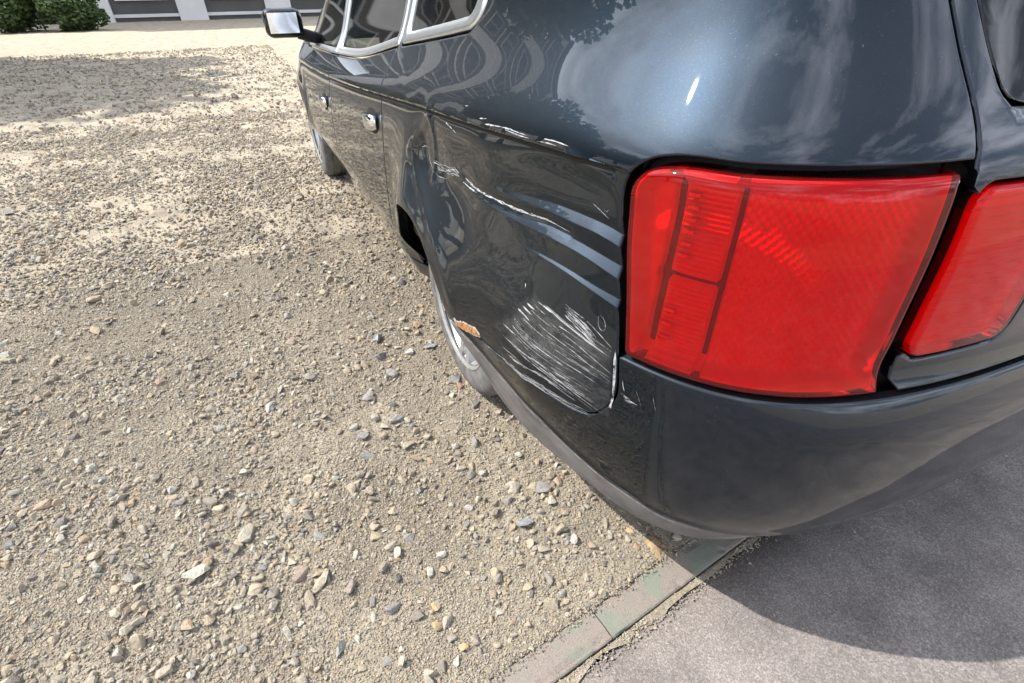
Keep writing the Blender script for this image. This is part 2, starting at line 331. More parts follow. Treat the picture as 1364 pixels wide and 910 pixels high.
#SURF_END
MK = {
'F1': [(-0.406, 0.827), (-0.48, 0.831), (-0.584, 0.835), (-0.66, 0.835), (-0.707, 0.831)] , 
'F1u': [(-0.405, 0.834), (-0.478, 0.84), (-0.58, 0.849), (-0.657, 0.85), (-0.704, 0.847)] , 
'F2': [(-0.323, 0.787), (-0.481, 0.791), (-0.576, 0.795), (-0.672, 0.791), (-0.744, 0.778)] , 
'F2u': [(-0.322, 0.789), (-0.478, 0.799), (-0.571, 0.809), (-0.668, 0.805), (-0.74, 0.795)] , 
'F3': [(-0.497, 0.753), (-0.569, 0.756), (-0.649, 0.751), (-0.701, 0.742), (-0.748, 0.733)] , 
'F3u': [(-0.497, 0.755), (-0.568, 0.76), (-0.647, 0.757), (-0.699, 0.75), (-0.745, 0.744)] , 
'gouge': [(-0.219, 0.806), (-0.281, 0.801), (-0.331, 0.803), (-0.461, 0.808), (-0.557, 0.817), (-0.62, 0.814)] , 
'blob': [(-0.005, 0.791), (-0.062, 0.788), (-0.121, 0.794), (-0.163, 0.807), (-0.195, 0.804)] , 
'loop': [(0.082, 0.809), (0.054, 0.819), (0.032, 0.808), (0.023, 0.788), (-0.008, 0.777), (-0.057, 0.769), (-0.106, 0.774), (-0.12, 0.785)] , 
'shoulder1': [(-0.324, 0.938), (-0.37, 0.942), (-0.403, 0.945), (-0.452, 0.945), (-0.489, 0.945)] , 
'shoulder2': [(-0.405, 0.942), (-0.454, 0.941), (-0.493, 0.942)] , 
'shoulder3': [(-0.512, 0.942), (-0.541, 0.945), (-0.571, 0.945)] , 
'tick': [(-0.109, 0.904), (-0.143, 0.899), (-0.176, 0.892)] , 
'thin1': [(-0.66, 0.875), (-0.68, 0.868), (-0.698, 0.86)] , 
'vee': [(-0.685, 0.873), (-0.691, 0.868), (-0.696, 0.875)] , 
'ring': [(-0.717, 0.705), (-0.717, 0.689), (-0.726, 0.676), (-0.734, 0.678), (-0.734, 0.693), (-0.724, 0.707), (-0.717, 0.705)] , 
'band': [(-0.647, 0.688), (-0.677, 0.675), (-0.706, 0.662), (-0.732, 0.643)] , 
'l1': [(-0.585, 0.679), (-0.628, 0.673), (-0.705, 0.65), (-0.756, 0.638)] , 
'l2': [(-0.498, 0.591), (-0.524, 0.589), (-0.546, 0.589)] , 
'l3': [(-0.497, 0.565), (-0.621, 0.561), (-0.705, 0.53), (-0.76, 0.514)] , 
'l4': [(-0.532, 0.563), (-0.639, 0.545), (-0.737, 0.513)] , 
'l5': [(-0.6, 0.64), (-0.68, 0.621), (-0.766, 0.589)] , 
'l6': [(-0.624, 0.654), (-0.693, 0.634), (-0.764, 0.607)] , 
'l7': [(-0.647, 0.699), (-0.699, 0.684), (-0.756, 0.656)] , 
'comb0': [(-0.538, 0.643), (-0.562, 0.64), (-0.577, 0.636)] , 
'comb1': [(-0.561, 0.664), (-0.589, 0.66)] , 
'comb2': [(-0.532, 0.619), (-0.556, 0.616)] , 
'comb3': [(-0.55, 0.654), (-0.579, 0.649)] , 
'seam_smear': [(-0.401, 0.49), (-0.528, 0.501), (-0.614, 0.508), (-0.69, 0.498), (-0.738, 0.498)] , 
'edge': [(-0.761, 0.659), (-0.768, 0.609), (-0.772, 0.561), (-0.769, 0.533)] , 
'bump1': [(-0.779, 0.574), (-0.795, 0.568), (-0.811, 0.566)] , 
'bump2': [(-0.776, 0.605), (-0.779, 0.595), (-0.783, 0.588)] , 
'fieldquad': [(-0.496, 0.574), (-0.587, 0.683), (-0.758, 0.651), (-0.77, 0.525)] , 
'crump': [(0.127, 0.804), (0.082, 0.832), (0.028, 0.878), (-0.006, 0.909), (-0.025, 0.861), (-0.034, 0.801), (-0.12, 0.795), (-0.016, 0.752), (0.107, 0.77)] , 
'rust': [(-0.279, 0.49), (-0.314, 0.499), (-0.348, 0.508), (-0.387, 0.514), (-0.408, 0.507), (-0.355, 0.495), (-0.302, 0.481)] , 
'SEAM': [(-0.726, 0.933), (-0.722, 0.905), (-0.726, 0.86), (-0.75, 0.745), (-0.766, 0.645), (-0.774, 0.563)] , 
'ZBOT': [(-0.754, 0.5), (-0.738, 0.493), (-0.7, 0.493), (-0.614, 0.5), (-0.529, 0.503), (-0.403, 0.498), (-0.344, 0.491)] , 
'ZVAL': [(-0.357, 0.471), (-0.446, 0.439), (-0.563, 0.432), (-0.678, 0.357), (-0.757, 0.338), (-0.831, 0.334), (-0.904, 0.317)] , 
'scratch2': [(-0.211, 0.796), (-0.26, 0.794), (-0.298, 0.795)] , 
'smear2': [(-0.497, 0.533), (-0.622, 0.539), (-0.705, 0.516)] , 
'smear3': [(-0.581, 0.568), (-0.672, 0.553), (-0.734, 0.549)] , 
'blob2': [(-0.135, 0.806), (-0.163, 0.807), (-0.196, 0.801)] , 
'fleck': [(-0.541, 0.696), (-0.544, 0.688)] , 
'fold_end': [(-0.637, 0.929), (-0.674, 0.924), (-0.7, 0.918), (-0.714, 0.905), (-0.727, 0.861)] , 
'bulgeline': [(0.143, 0.791), (0.092, 0.754), (-0.005, 0.713), (-0.085, 0.68), (-0.157, 0.639), (-0.226, 0.598), (-0.276, 0.541)] , 
'rearpanel_mid': [(-0.37, 0.704), (-0.609, 0.761), (-0.521, 0.7)] , 
}
# ------------------------------------------------------------------ dents of the rear quarter panel, in panel coordinates (s = metres along, z = height)
def _ext(p, d0, d1): return [(p[0][0]+d0, p[0][1]-.003)]+list(p)+[(p[-1][0]-d1, p[-1][1]-.010)]
FOLDS = [(_ext(MK['F1'], .04, .05), _ext(MK['F1u'], .0405, .05), .55), (_ext(MK['F2'], .035, .06), _ext(MK['F2u'], .0355, .06), .55), (_ext(MK['F3'], .035, .06), _ext(MK['F3u'], .0355, .06), .6)]   # lower edge, upper edge, slope of the facets of folded sheet
FOLDC = [(Curve(a), Curve(b), d, min(p[0] for p in a), max(p[0] for p in a)) for a, b, d in FOLDS]
FOLD_LINES = [f for lo, up, d, a, b in FOLDC for f in ((lambda s, z, lo=lo: z-lo(s)), (lambda s, z, lo=lo, up=up: z-np.maximum(up(s), lo(s)+.0004)))]
def seg_dist(s, z, pts):
    best = np.full(s.shape, 9.); 
    for (a, b), (c, d) in zip(pts[:-1], pts[1:]):
        L = (c-a)**2+(d-b)**2; t = np.clip(((s-a)*(c-a)+(z-b)*(d-b))/L, 0, 1)
        best = np.minimum(best, np.hypot(s-a-t*(c-a), z-b-t*(d-b)))
    return best
GOUGE = MK['gouge']
def dent(s, z):
    o = np.zeros_like(s)
    for lo, up, k, s0, s1 in FOLDC:
        a, b = lo(s), up(s); w = np.maximum(b-a, 1e-4)
        env = sstep(s1+.02, s1-.12, s)
        v = z-a
        d = w*k
        tilt = d*np.clip(v/w, 0, 1)*np.exp(-np.clip(v-w, 0, None)/.035)
        lead = -.25*d*np.exp(-np.clip(-v, 0, None)/.03)*(v < 0)-.25*d*(v >= 0)*(1-np.clip(v/w, 0, 1))
        o = o+env*(tilt+lead)
    # long gouge pressed in by the thing that hit it
    o = o+.0035*np.exp(-(seg_dist(s, z, GOUGE)/.008)**2)
    # hollow around the impact and the buckled sheet beside it
    o = o+.013*np.exp(-(((s-.03)/.11)**2+((z-.79)/.095)**2)**1.3)
    ridge = seg_dist(s, z, [(.155,.79),(.105,.835),(.045,.872),(.0,.905)])
    o = o-.0045*np.exp(-(ridge/.016)**2)
    ridge = seg_dist(s, z, [(.0,.905),(-.02,.86),(-.022,.80),(-.03,.76)])
    o = o-.0050*np.exp(-(ridge/.011)**2)
    ridge = seg_dist(s, z, [(.06,.83),(.045,.80),(.02,.775)])
    o = o+.003*np.exp(-(ridge/.016)**2)
    o = o+.004*np.exp(-((s+.10)/.035)**2-((z-.782)/.03)**2)
    # upper rear corner folded towards the lamp
    ridge = seg_dist(s, z, [(-.60,.938),(-.639,.930),(-.675,.925),(-.702,.917),(-.717,.90),(-.73,.862)])
    o = o-.0030*np.exp(-(ridge/.009)**2)
    o = o+.006*np.exp(-((s+.60)/.13)**2-((z-.90)/.03)**2)
    # big soft hollows
    o = o+.006*np.exp(-((s+.50)/.22)**2-((z-.69)/.11)**2)+.015*np.exp(-((s+.15)/.18)**2-((z-.755)/.10)**2)
    o = o-.004*np.exp(-((s+.36)/.09)**2-((z-.74)/.11)**2)+.004*np.exp(-((s+.72)/.05)**2-((z-.69)/.035)**2)
    o = o-.003*np.exp(-(seg_dist(s, z, MK['bulgeline'])/.018)**2)
    o = o+.0011*fbm(s*7, z*8, 2, 3)
    fade = sstep(.40, .20, s)*sstep(1.0, .935, z)
    rl = np.hypot(s-AX, z-AZ)
    return o*fade*sstep(AR-.01, AR+.05, rl)
# scuffs and scratches: centre line in (s, z)
# ------------------------------------------------------------------ cutting panels out of the body surface
def cut(V, T, g, both=False):
    gv = g(V[:, 0], V[:, 1]); gv = np.where(np.abs(gv) < 1e-7, -1e-7, gv)
    ins = gv < 0; c = ins[T].sum(1)
    keep = [T[c == 3]] + ([T[c == 0]] if both else [])
    mix = T[(c == 1) | (c == 2)]; cm = c[(c == 1) | (c == 2)]
    if not len(mix): return V, np.vstack(keep)
    # rotate so that the odd vertex comes first
    odd = np.where((cm == 1)[:, None], ins[mix], ~ins[mix]); k = odd.argmax(1); r = np.arange(len(mix))
    a, b, d = mix[r, k], mix[r, (k+1) % 3], mix[r, (k+2) % 3]
    E = np.vstack([np.c_[a, b], np.c_[a, d]]); Es = np.sort(E, 1)
    U, inv = np.unique(Es, axis=0, return_inverse=True); inv = inv.ravel()
    t = (gv[U[:, 0]]/(gv[U[:, 0]]-gv[U[:, 1]]))[:, None]
    t = np.clip(t, .0, 1.)
    NV = V[U[:, 0]]*(1-t)+V[U[:, 1]]*t
    p, q = inv[:len(mix)]+len(V), inv[len(mix):]+len(V)
    tip = np.c_[a, p, q]; q1 = np.c_[p, b, d]; q2 = np.c_[p, d, q]
    o1 = cm == 1
    keep += [tip[o1], q1[~o1], q2[~o1]]
    if both: keep += [tip[~o1], q1[o1], q2[o1]]
    V = np.vstack([V, NV]); T = np.vstack(keep)
    u, inv = np.unique(T, return_inverse=True)
    return V[u], inv.reshape(T.shape)
def grid2(s0, s1, z0, z1, hs, hz):
    ns, nz = max(2, int(round((s1-s0)/hs))+1), max(2, int(round((z1-z0)/hz))+1)
    S, Z = np.meshgrid(np.linspace(s0, s1, ns), np.linspace(z0, z1, nz), indexing='ij')
    i = np.arange(ns*nz).reshape(ns, nz)
    a, b, c, d = i[:-1, :-1].ravel(), i[1:, :-1].ravel(), i[1:, 1:].ravel(), i[:-1, 1:].ravel()
    return np.c_[S.ravel(), Z.ravel()], np.vstack([np.c_[a, b, c], np.c_[a, c, d]])
def rint(a, b, r): return np.minimum(np.maximum(a, b)+r, 0)+np.hypot(np.maximum(a+r, 0), np.maximum(b+r, 0))-r
ROUND = .004
def make_panel(name, mat, parent, box, g, h=.008, disp=None, extra=0., flange=.014, rnd=ROUND, side=1, crease=True, lines=()):
    V, T = grid2(*box, h if not hasattr(h, '__len__') else h[0], h if not hasattr(h, '__len__') else h[1])
    gap = lambda s, z: g(s, z)+.002
    V, T = cut(V, T, gap)
    if rnd:
        for lv in (.25, .6, 1.0): V, T = cut(V, T, lambda s, z, lv=lv: gap(s, z)+rnd*lv, both=True)
    if crease:
        V, T = cut(V, T, lambda s, z: z-ZC(s), both=True)
        V, T = cut(V, T, lambda s, z: z-ZC(s)+.006, both=True); V, T = cut(V, T, lambda s, z: z-ZC(s)-.004, both=True)
    for f in lines:
        for q in (-.0009, 0., .0009): V, T = cut(V, T, lambda s, z: f(s, z)+q, both=True)
    def pos(s, z):
        e = np.full(s.shape, float(extra))
        if disp is not None: e = e+disp(s, z)
        if rnd:
            q = np.clip(1+gap(s, z)/rnd, 0, 1); e = e+rnd*(1-np.sqrt(np.clip(1-q*q, 0, 1)))*.9
        return surf(s, z, e)
    s, z = V[:, 0], V[:, 1]; P = pos(s, z); e = 4e-4
    def nrm(ds0, ds1, dz0, dz1):
        n = np.cross(pos(s, z+dz1)-pos(s, z-dz0), pos(s+ds1, z)-pos(s-ds0, z)); return n/np.maximum(np.linalg.norm(n, axis=1), 1e-12)[:, None]
    N = nrm(e, e, e, e)
    c, n2 = plan_at(s); flip = np.sum(N[:, :2]*n2, 1) < 0; N[flip] *= -1
    # flange round the rim
    E = np.vstack([T[:, [0, 1]], T[:, [1, 2]], T[:, [2, 0]]]); Es = np.sort(E, 1)
    key = Es[:, 0].astype(np.int64)*len(V)+Es[:, 1]; u, idx, cnt = np.unique(key, return_index=True, return_counts=True)
    B = E[idx[cnt == 1]]
    F = [T]; VV = [P]; NN = [N]
    if flange and len(B):
        bi, inv = np.unique(B, return_inverse=True); inv = inv.reshape(B.shape); nb = len(bi)
        top = P[bi]; nin = np.c_[n2[bi], np.zeros(nb)]
        low = top-nin*flange
        # outward direction within the surface from the gradient of g
        ee = 1e-4; gs = (g(s[bi]+ee, z[bi])-g(s[bi]-ee, z[bi])); gz = (g(s[bi], z[bi]+ee)-g(s[bi], z[bi]-ee))
        tv = (pos(s[bi]+ee, z[bi])-P[bi])*gs[:, None]+(pos(s[bi], z[bi]+ee)-P[bi])*gz[:, None]
        tv = tv/np.maximum(np.linalg.norm(tv, axis=1), 1e-12)[:, None]
        b0 = len(P); VV += [top, low]; NN += [tv, tv]
        F.append(np.vstack([np.c_[b0+inv[:, 0], b0+inv[:, 1], b0+nb+inv[:, 1]], np.c_[b0+inv[:, 0], b0+nb+inv[:, 1], b0+nb+inv[:, 0]]]))
    VV = np.vstack(VV); NN = np.vstack(NN); F = np.vstack(F)
    VV[:, 1] *= side; NN[:, 1] *= side
    # orient the faces with their normals
    fn = np.cross(VV[F[:, 1]]-VV[F[:, 0]], VV[F[:, 2]]-VV[F[:, 0]]); bad = np.sum(fn*(NN[F[:, 0]]+NN[F[:, 1]]+NN[F[:, 2]]), 1) < 0
    F[bad] = F[bad][:, ::-1]
    return link(name, mesh(name, VV, F, True, normals=NN), mat, parent)

# seams of the body, all in (s, z)
SHUT, SHUT2, SHUT3 = .480, 1.52, 2.56                 # rear edge of rear door, between doors, front edge of front door
SEAM = Curve([(.40,-.772),(.53,-.775),(.566,-.777),(.647,-.768),(.746,-.751),(.862,-.728),(.906,-.724),(.934,-.726),(1.0,-.728)])   # s of the panel's rear edge at height z
ZBOT = Curve([(-.85,.508)]+MK['ZBOT']+[(-.25,.47)])
ZTOP = Curve([(-1.8,.985),(-1.2,.980),(-.9,.973),(-.785,.967),(-.758,.960),(-.70,.955)])
ZVAL = Curve([(-1.9,.335)]+[p for p in MK['ZVAL'] if p[0] < -.6]+[(-.562,.402),(-.444,.437),(-.351,.462),(-.2,.50)])
ZLAMP = .650
BELT = Curve([(-.2,1.098),(-.061,1.082),(.05,1.068),(.493,1.017),(.968,.951),(1.4,.925),(2.0,.905),(2.6,.89)])
RAIL = Curve([(-1.8,1.36),(-1.2,1.36),(-.6,1.37),(.2,1.385),(1.2,1.385),(1.75,1.36),(2.0,1.30)])
S_GATE = Curve([(.6,-1.20),(.98,-1.20),(1.1,-1.17),(1.36,-1.05)])
arch = lambda s, z: AR-np.hypot(s-AX, z-AZ)
archf = lambda s, z: AR-np.hypot(s-FX, z-AZ)
notch = lambda s, z: rint(s-SEAM(z), z-ZTOP(s), .045)                         # region of the lamp and what lies below it
q1 = lambda s, z: rint(SEAM(z)-s, ZBOT(s)-z, .075)
def q_outer(s, z): return np.where(z < .75, q1(s, z), np.maximum(-notch(s, z), ZBOT(s)-z))
# windows with their frame (outer edge of the trim) and the glass
QW = (-.105, SHUT+.0)
def qwin_out(s, z): return rint(rint(BELT(s)-.006-z, -.112+.28*(z-1.10)*0-s, .060), np.maximum(z-(RAIL(s)-.03), s-SHUT), .05)
def qwin_in(s, z): return rint(rint(BELT(s)+.031-z, -.058-s, .030), np.maximum(z-(RAIL(s)-.055), s-(SHUT-.052)), .02)
def dwin_out(s, z): return np.maximum.reduce([BELT(s)-.006-z, z-(RAIL(s)-.03), SHUT-s, s-SHUT2])
def dwin_in(s, z): return rint(rint(BELT(s)+.029-z, SHUT+.045-s, .012), rint(z-(RAIL(s)-.055), s-(SHUT2-.045), .02), .012)
APIL = lambda s, z: (s-(2.50-(z-.93)*1.55))*.54                                   # rake of the front pillar
def fwin_out(s, z): return np.maximum.reduce([BELT(s)-.006-z, z-(RAIL(s)-.03), SHUT2-s, APIL(s, z)])
def fwin_in(s, z): return rint(rint(BELT(s)+.022-z, SHUT2+.045-s, .012), rint(z-(RAIL(s)-.055), APIL(s, z)+.035, .02), .012)

car = empty('parked_car', (0, 0, 0))
tag(car, 'dark blue-black estate car with a dented, scraped rear quarter and red tail lamp', 'car')
pt = M['paint']
g_quarter = lambda s, z: np.maximum.reduce([q_outer(s, z), s-SHUT, arch(s, z), S_GATE(z)-s, z-RAIL(s), -qwin_out(s, z), .20-z])
g_bumper = lambda s, z: np.maximum.reduce([-q1(s, z), z-ZLAMP, arch(s, z), ZVAL(s)-z, s+.24])
g_valance = lambda s, z: np.maximum.reduce([z-ZVAL(s), arch(s, z), .222+.01*sstep(-.9, -1.3, s)-z, s+.20, -q1(s, z)])
g_lens = lambda s, z: rint(notch(s, z)+.009, ZLAMP+.004-z, .012)
for side in (1, -1):
    hi = side == 1
    tagn = 'rear_quarter_panel'
    qp = make_panel(tagn, pt, car, (-1.22, .50, .18, 1.40), g_quarter, .0045 if hi else .02, dent if hi else None, side=side, lines=FOLD_LINES if hi else (), flange=.03)
    if hi: quarter = qp; tag(qp, 'dented rear quarter panel with white scrapes and folded sheet metal')
    bp = make_panel('rear_bumper', pt, car, (S_END, -.18, .28, .66), g_bumper, .008 if hi else .02, (lambda s, z: .0015*fbm(s*6, z*8, 2, 9)-.004*np.exp(-((z-ZVAL(s))/.014)**2)) if hi else None, side=side, crease=False)
    if hi: bumper = bp; tag(bp, 'glossy painted rear bumper with scuffed corner')
    vp = make_panel('bumper_valance', M['valance'], car, (S_END, -.16, .22, .50), g_valance, .010 if hi else .02, (lambda s, z: -.002+.0012*fbm(s*9, z*12, 2, 2)+.010*sstep(.02, .0, ZVAL(s)-z)*0) if hi else None, side=side, crease=False, extra=.002)
    if hi: tag(vp, 'unpainted dusty grey lower edge of the rear bumper')
    # tail lamp: clear red shell over a silvered housing with ribs and light elements
    tl = empty('tail_lamp', parent=car)
    make_panel('lamp_lens', M['lens'], tl, (-1.20, -.70, ZLAMP, 1.0), lambda s, z: np.maximum(g_lens(s, z), -1.185-s), .006, None, side=side, extra=-.003, rnd=.012, flange=.03, crease=False)
    make_panel('lamp_housing', M['reflector'], tl, (-1.20, -.70, ZLAMP, 1.0), lambda s, z: np.maximum(g_lens(s, z)+.004, -1.180-s), .0025,
               (lambda s, z: -.026*(1-sstep(.0, .028, -np.maximum(g_lens(s, z)+.004, -1.180-s)))+.022*sstep(-.812, -.806, s)*(1-sstep(-.796, -.790, s))+.016*sstep(-.905, -.90, s)*(1-sstep(-.893, -.888, s))+.0022*np.sin(z*2*np.pi/.0075)*sstep(-.888, -.884, s)*(1-sstep(-.818, -.812, s))+.0028*np.sin(s*2*np.pi/.016)*np.sin(z*2*np.pi/.016)*(s < -.905)*sstep(.012, .035, -g_lens(s, z))*sstep(-1.172, -1.145, s)+.014*sstep(.806, .802, z)*sstep(.790, .794, z)*(s < -.79)*(s > -.90)), side=side, extra=.032, rnd=.006, flange=.006, crease=False)
    make_panel('lamp_gasket', M['gasket'], tl, (-1.215, -.69, ZLAMP-.01, 1.02), lambda s, z: np.maximum(rint(notch(s, z)-.004, ZLAMP-.004-z, .01), -1.20-s), .012, None, side=side, extra=.045, rnd=0, flange=.0, crease=False)
    for j, zz in enumerate(np.r_[np.arange(.70,.76,.0235), np.arange(.835,.935,.0175)]):              # bright light elements
        b = MB(); ss = np.array([-.872, -.900]); c = surf(np.array([-.828]), np.array([zz]), np.array([.026]))[0]; d = surf(np.array([-.842]), np.array([zz]), np.array([.026]))[0]-c; d = d/np.linalg.norm(d)
        n = np.cross(d, (0, 0, 1)); 
        Mx = Matrix(((d[0], n[0], 0, c[0]), (d[1], n[1], 0, c[1]), (0, 0, 1, c[2]), (0, 0, 0, 1)))
        b.box((-.009, -.004, -.0035), (.009, .004, .0035), Mx)
        if side < 0: b.v = [(x, -y, z) for x, y, z in b.v]
        b.build('light_element', M['chrome'], tl, bevel=.0015)
    # tailgate half lamp and tailgate
    make_panel('tailgate', pt, car, (S_END, -1.16, .655, 1.37), lambda s, z: np.maximum.reduce([s-S_GATE(z), ZLAMP+.004-z, z-RAIL(s), np.where(z > 1.02, -rint(rint(1.03-z, z-1.31, .03), s-S_GATE(z)+.05, .03), -1), np.where(z < .99, -rint(rint(.70-z, z-.955, .02), np.maximum(s+1.215, -1.42-s), .03), -1)]), .02, None, side=side, crease=False)
    make_panel('lamp_lens', M['lens'], tl, (-1.45, -1.20, .69, .97), lambda s, z: rint(rint(.702-z, z-.953, .018), np.maximum(s+1.217, -1.418-s), .028), .01, None, side=side, extra=-.003, rnd=.008, flange=.02, crease=False)
    make_panel('lamp_housing', M['reflector'], tl, (-1.45, -1.20, .69, .97), lambda s, z: rint(rint(.704-z, z-.951, .018), np.maximum(s+1.219, -1.416-s), .028), .004, lambda s, z: .0018*np.sin(z*2*np.pi/.012)*sstep(-1.415, -1.385, s)*sstep(-1.222, -1.25, s)*sstep(.706, .73, z)*sstep(.949, .925, z), side=side, extra=.014, rnd=.0, flange=.0, crease=False)
    make_panel('rear_window', M['glass'], car, (S_END, -1.10, 1.02, 1.32), lambda s, z: rint(rint(1.032-z, z-1.308, .03), s-S_GATE(z)+.052, .03), .03, None, side=side, extra=.004, flange=0, crease=False)
    # doors and wings
    rd = make_panel('rear_door', pt, car, (SHUT-.02, SHUT2+.02, .24, 1.40), lambda s, z: np.maximum.reduce([SHUT-s, s-SHUT2, .27-z, z-RAIL(s), np.hypot(s-AX, z-AZ)*0-1, (AR+.075)-np.hypot(s-AX, z-AZ), -dwin_out(s, z)]), .010 if hi else .03, None, side=side)
    fd = make_panel('front_door', pt, car, (SHUT2-.02, SHUT3+.02, .24, 1.40), lambda s, z: np.maximum.reduce([SHUT2-s, s-SHUT3, .27-z, z-RAIL(s), APIL(s, z)-.035, -fwin_out(s, z)]), .014 if hi else .03, None, side=side)
    make_panel('front_wing', pt, car, (SHUT3-.02, 3.62, .30, 1.0), lambda s, z: np.maximum.reduce([SHUT3-s, s-3.45, archf(s, z), z-(ZC(s)+.105), .40-z+0*s, np.where(z < .62, s-3.30, -1)]), .014 if hi else .03, None, side=side)
    make_panel('front_bumper', pt, car, (3.20, S_FRONT, .20, .66), lambda s, z: np.maximum.reduce([.22-z, z-.62, archf(s, z), 3.22-s, -(np.where(z > .40, s-3.30, 1))]), .03, None, side=side, crease=False)
    make_panel('headlamp', M['glass'], car, (3.40, 4.05, .62, .86), lambda s, z: rint(rint(.635-z, z-(ZC(s)+.06), .03), np.maximum(3.46-s, s-3.95), .03), .03, None, side=side, flange=.02, crease=False)
    make_panel('sill', M['paint'], car, (SHUT-.1, SHUT3+.1, .16, .30), lambda s, z: np.maximum.reduce([z-.262, .18-z, AX+AR+.02-s, s-(FX-AR-.02)]), .02, None, side=side, extra=.006, crease=False)
    # windows
    for nm, gi, bx in (('quarter_window', qwin_in, (-.10, .50, 1.0, 1.40)), ('door_window', dwin_in, (.46, 1.54, .93, 1.40)), ('door_window', fwin_in, (1.5, 2.5, .88, 1.40))):
        make_panel(nm, M['glass'], car, bx, lambda s, z, gi=gi: gi(s, z)-.004, .02, None, side=side, extra=.006, rnd=0, flange=0, crease=False)
    for nm, go, gi, bx in (('window_trim', qwin_out, qwin_in, (-.13, .50, .99, 1.40)), ('window_trim', dwin_out, dwin_in, (.46, 1.54, .90, 1.40)), ('window_trim', fwin_out, fwin_in, (1.5, 2.56, .86, 1.40))):
        make_panel(nm, M['trim'], car, bx, lambda s, z, go=go, gi=gi: np.maximum(go(s, z)+.001, -gi(s, z)), .008 if hi else .02, None, side=side, extra=-.003, rnd=.013, flange=.012, crease=False)
    # dark inner shell behind the seams
    make_panel('inner_shell', M['black'], car, (S_END, 3.7, .20, 1.02), lambda s, z: np.maximum.reduce([arch(s, z)+.012, archf(s, z)+.012, z-np.where(s > -.1, np.minimum(BELT(s)-.01, 1.0), 1.0), .24-z, np.where(s > 2.6, z-.80, -1), np.where((s < -.74)&(s>-1.22)&(z>.64), 1., -1.)]), .05, None, side=side, extra=.055, rnd=0, flange=0, crease=False)
    make_panel('pillar_backing', M['black'], car, (-1.35, -.80, .99, 1.37), lambda s, z: np.maximum.reduce([z-RAIL(s)+.004, S_GATE(z)-.06-s, s-S_GATE(z)-.06]), .03, None, side=side, extra=.022, rnd=0, flange=0, crease=False)
    # door handles
    for s0 in (.545, 1.62):
        zb = .79-.085*(s0-.545)
        hd = empty('door_handle', parent=car)
        ss = np.linspace(s0, s0+.13, 9); zz = zb+.02*np.linspace(0, 1, 9)*0
        prof = .004+.020*np.sin(np.linspace(0, math.pi, 9))**.5
        p = surf(ss, zz-.07*(ss-s0), -prof+.0); p[:, 1] *= side
        hb = MB().tube([tuple(q) for q in p], [.007, .009, .009, .009, .009, .009, .009, .009, .007], 10)
        hb.v = [(x, y, p[i//10, 2]+(z-p[i//10, 2])*3.0) for i, (x, y, z) in enumerate(hb.v)]
        hb.build('grip', M['chrome'], hd, smooth=True)
        cu = make_panel('handle_cup', M['black'], hd, (s0-.02, s0+.17, zb-.06, zb+.06), lambda s, z, s0=s0, zb=zb: np.hypot((s-s0-.075)/2.1, z-zb+.005)-.042, .006, lambda s, z: 0*s, side=side, extra=-.001, rnd=0, flange=0, crease=False)
    # door mirror
    mr = empty('door_mirror', parent=car)
    b = MB(); b.box((2.16, .90*side if side > 0 else -1.10, .95), (2.30, 1.10 if side > 0 else -.90, 1.09)); mo = b.build('mirror_housing', pt, mr, smooth=True, bevel=.05, seg=5)
    MB().box((2.152, side*.93-.0+(0 if side > 0 else -.15), .975), (2.159, side*.93+(.15 if side > 0 else 0), 1.07)).build('mirror_glass', M['chrome'], mr)
    MB().tube([(2.26, .80*side, .93), (2.24, .93*side, .97)], .03).build('mirror_arm', M['black'], mr, smooth=True)

# roof, windscreen, bonnet, underbody
def ruled(name, mat, L, bulge, n=14, axis=2, parent=car):
    L = np.asarray(L); t = np.linspace(1, -1, n); V = []; 
    for p in L:
        for k in t: q = np.array([p[0], p[1]*k, p[2]]); q[axis] += bulge*(1-k*k)*(abs(p[1])/.7); V.append(q)
    i = np.arange(len(L)*n).reshape(len(L), n)
    F = np.c_[i[:-1, :-1].ravel(), i[1:, :-1].ravel(), i[1:, 1:].ravel(), i[:-1, 1:].ravel()]
    return link(name, mesh(name, V, F), mat, parent)
sr = np.linspace(S_END+.01, 1.80, 70)
ruled('roof', pt, surf(sr, RAIL(sr)-.002), .045)
zz = np.linspace(.90, 1.375, 12); sw = 2.50-(zz-.93)*1.55+.06; Lw = surf(sw, np.minimum(zz, 1.37)); 
ruled('windscreen', M['glass'], Lw, .12, axis=0)
sh = np.linspace(2.52, 3.62, 24); ruled('bonnet', pt, surf(sh, ZC(sh)+.103), .05)
sh = np.linspace(3.45, 4.39, 24); ruled('bonnet_nose', pt, surf(sh, np.full(24, .84)), .02)
MB().box((-.78, -.58, .21), (3.4, .58, .27)).build('underbody', M['black'], car)
cabin = empty('cabin', parent=car)
MB().box((-.9, -.70, .30), (2.5, .70, .50)).build('floor', M['interior'], cabin)
for y in (-.36, .36):
    MB().box((.62, y-.30, .50), (.80, y+.30, 1.08), Matrix.Rotation(0, 4, 'Y')).build('seat_back', M['interior'], cabin, bevel=.05, smooth=True)
    MB().box((.64, y-.13, 1.09), (.74, y+.13, 1.24)).build('headrest', M['interior'], cabin, bevel=.04, smooth=True)
    MB().box((1.55, y-.25, .50), (1.72, y+.25, 1.10)).build('seat_back', M['interior'], cabin, bevel=.05, smooth=True)
    MB().box((1.57, y-.13, 1.11), (1.67, y+.13, 1.26)).build('headrest', M['interior'], cabin, bevel=.04, smooth=True)

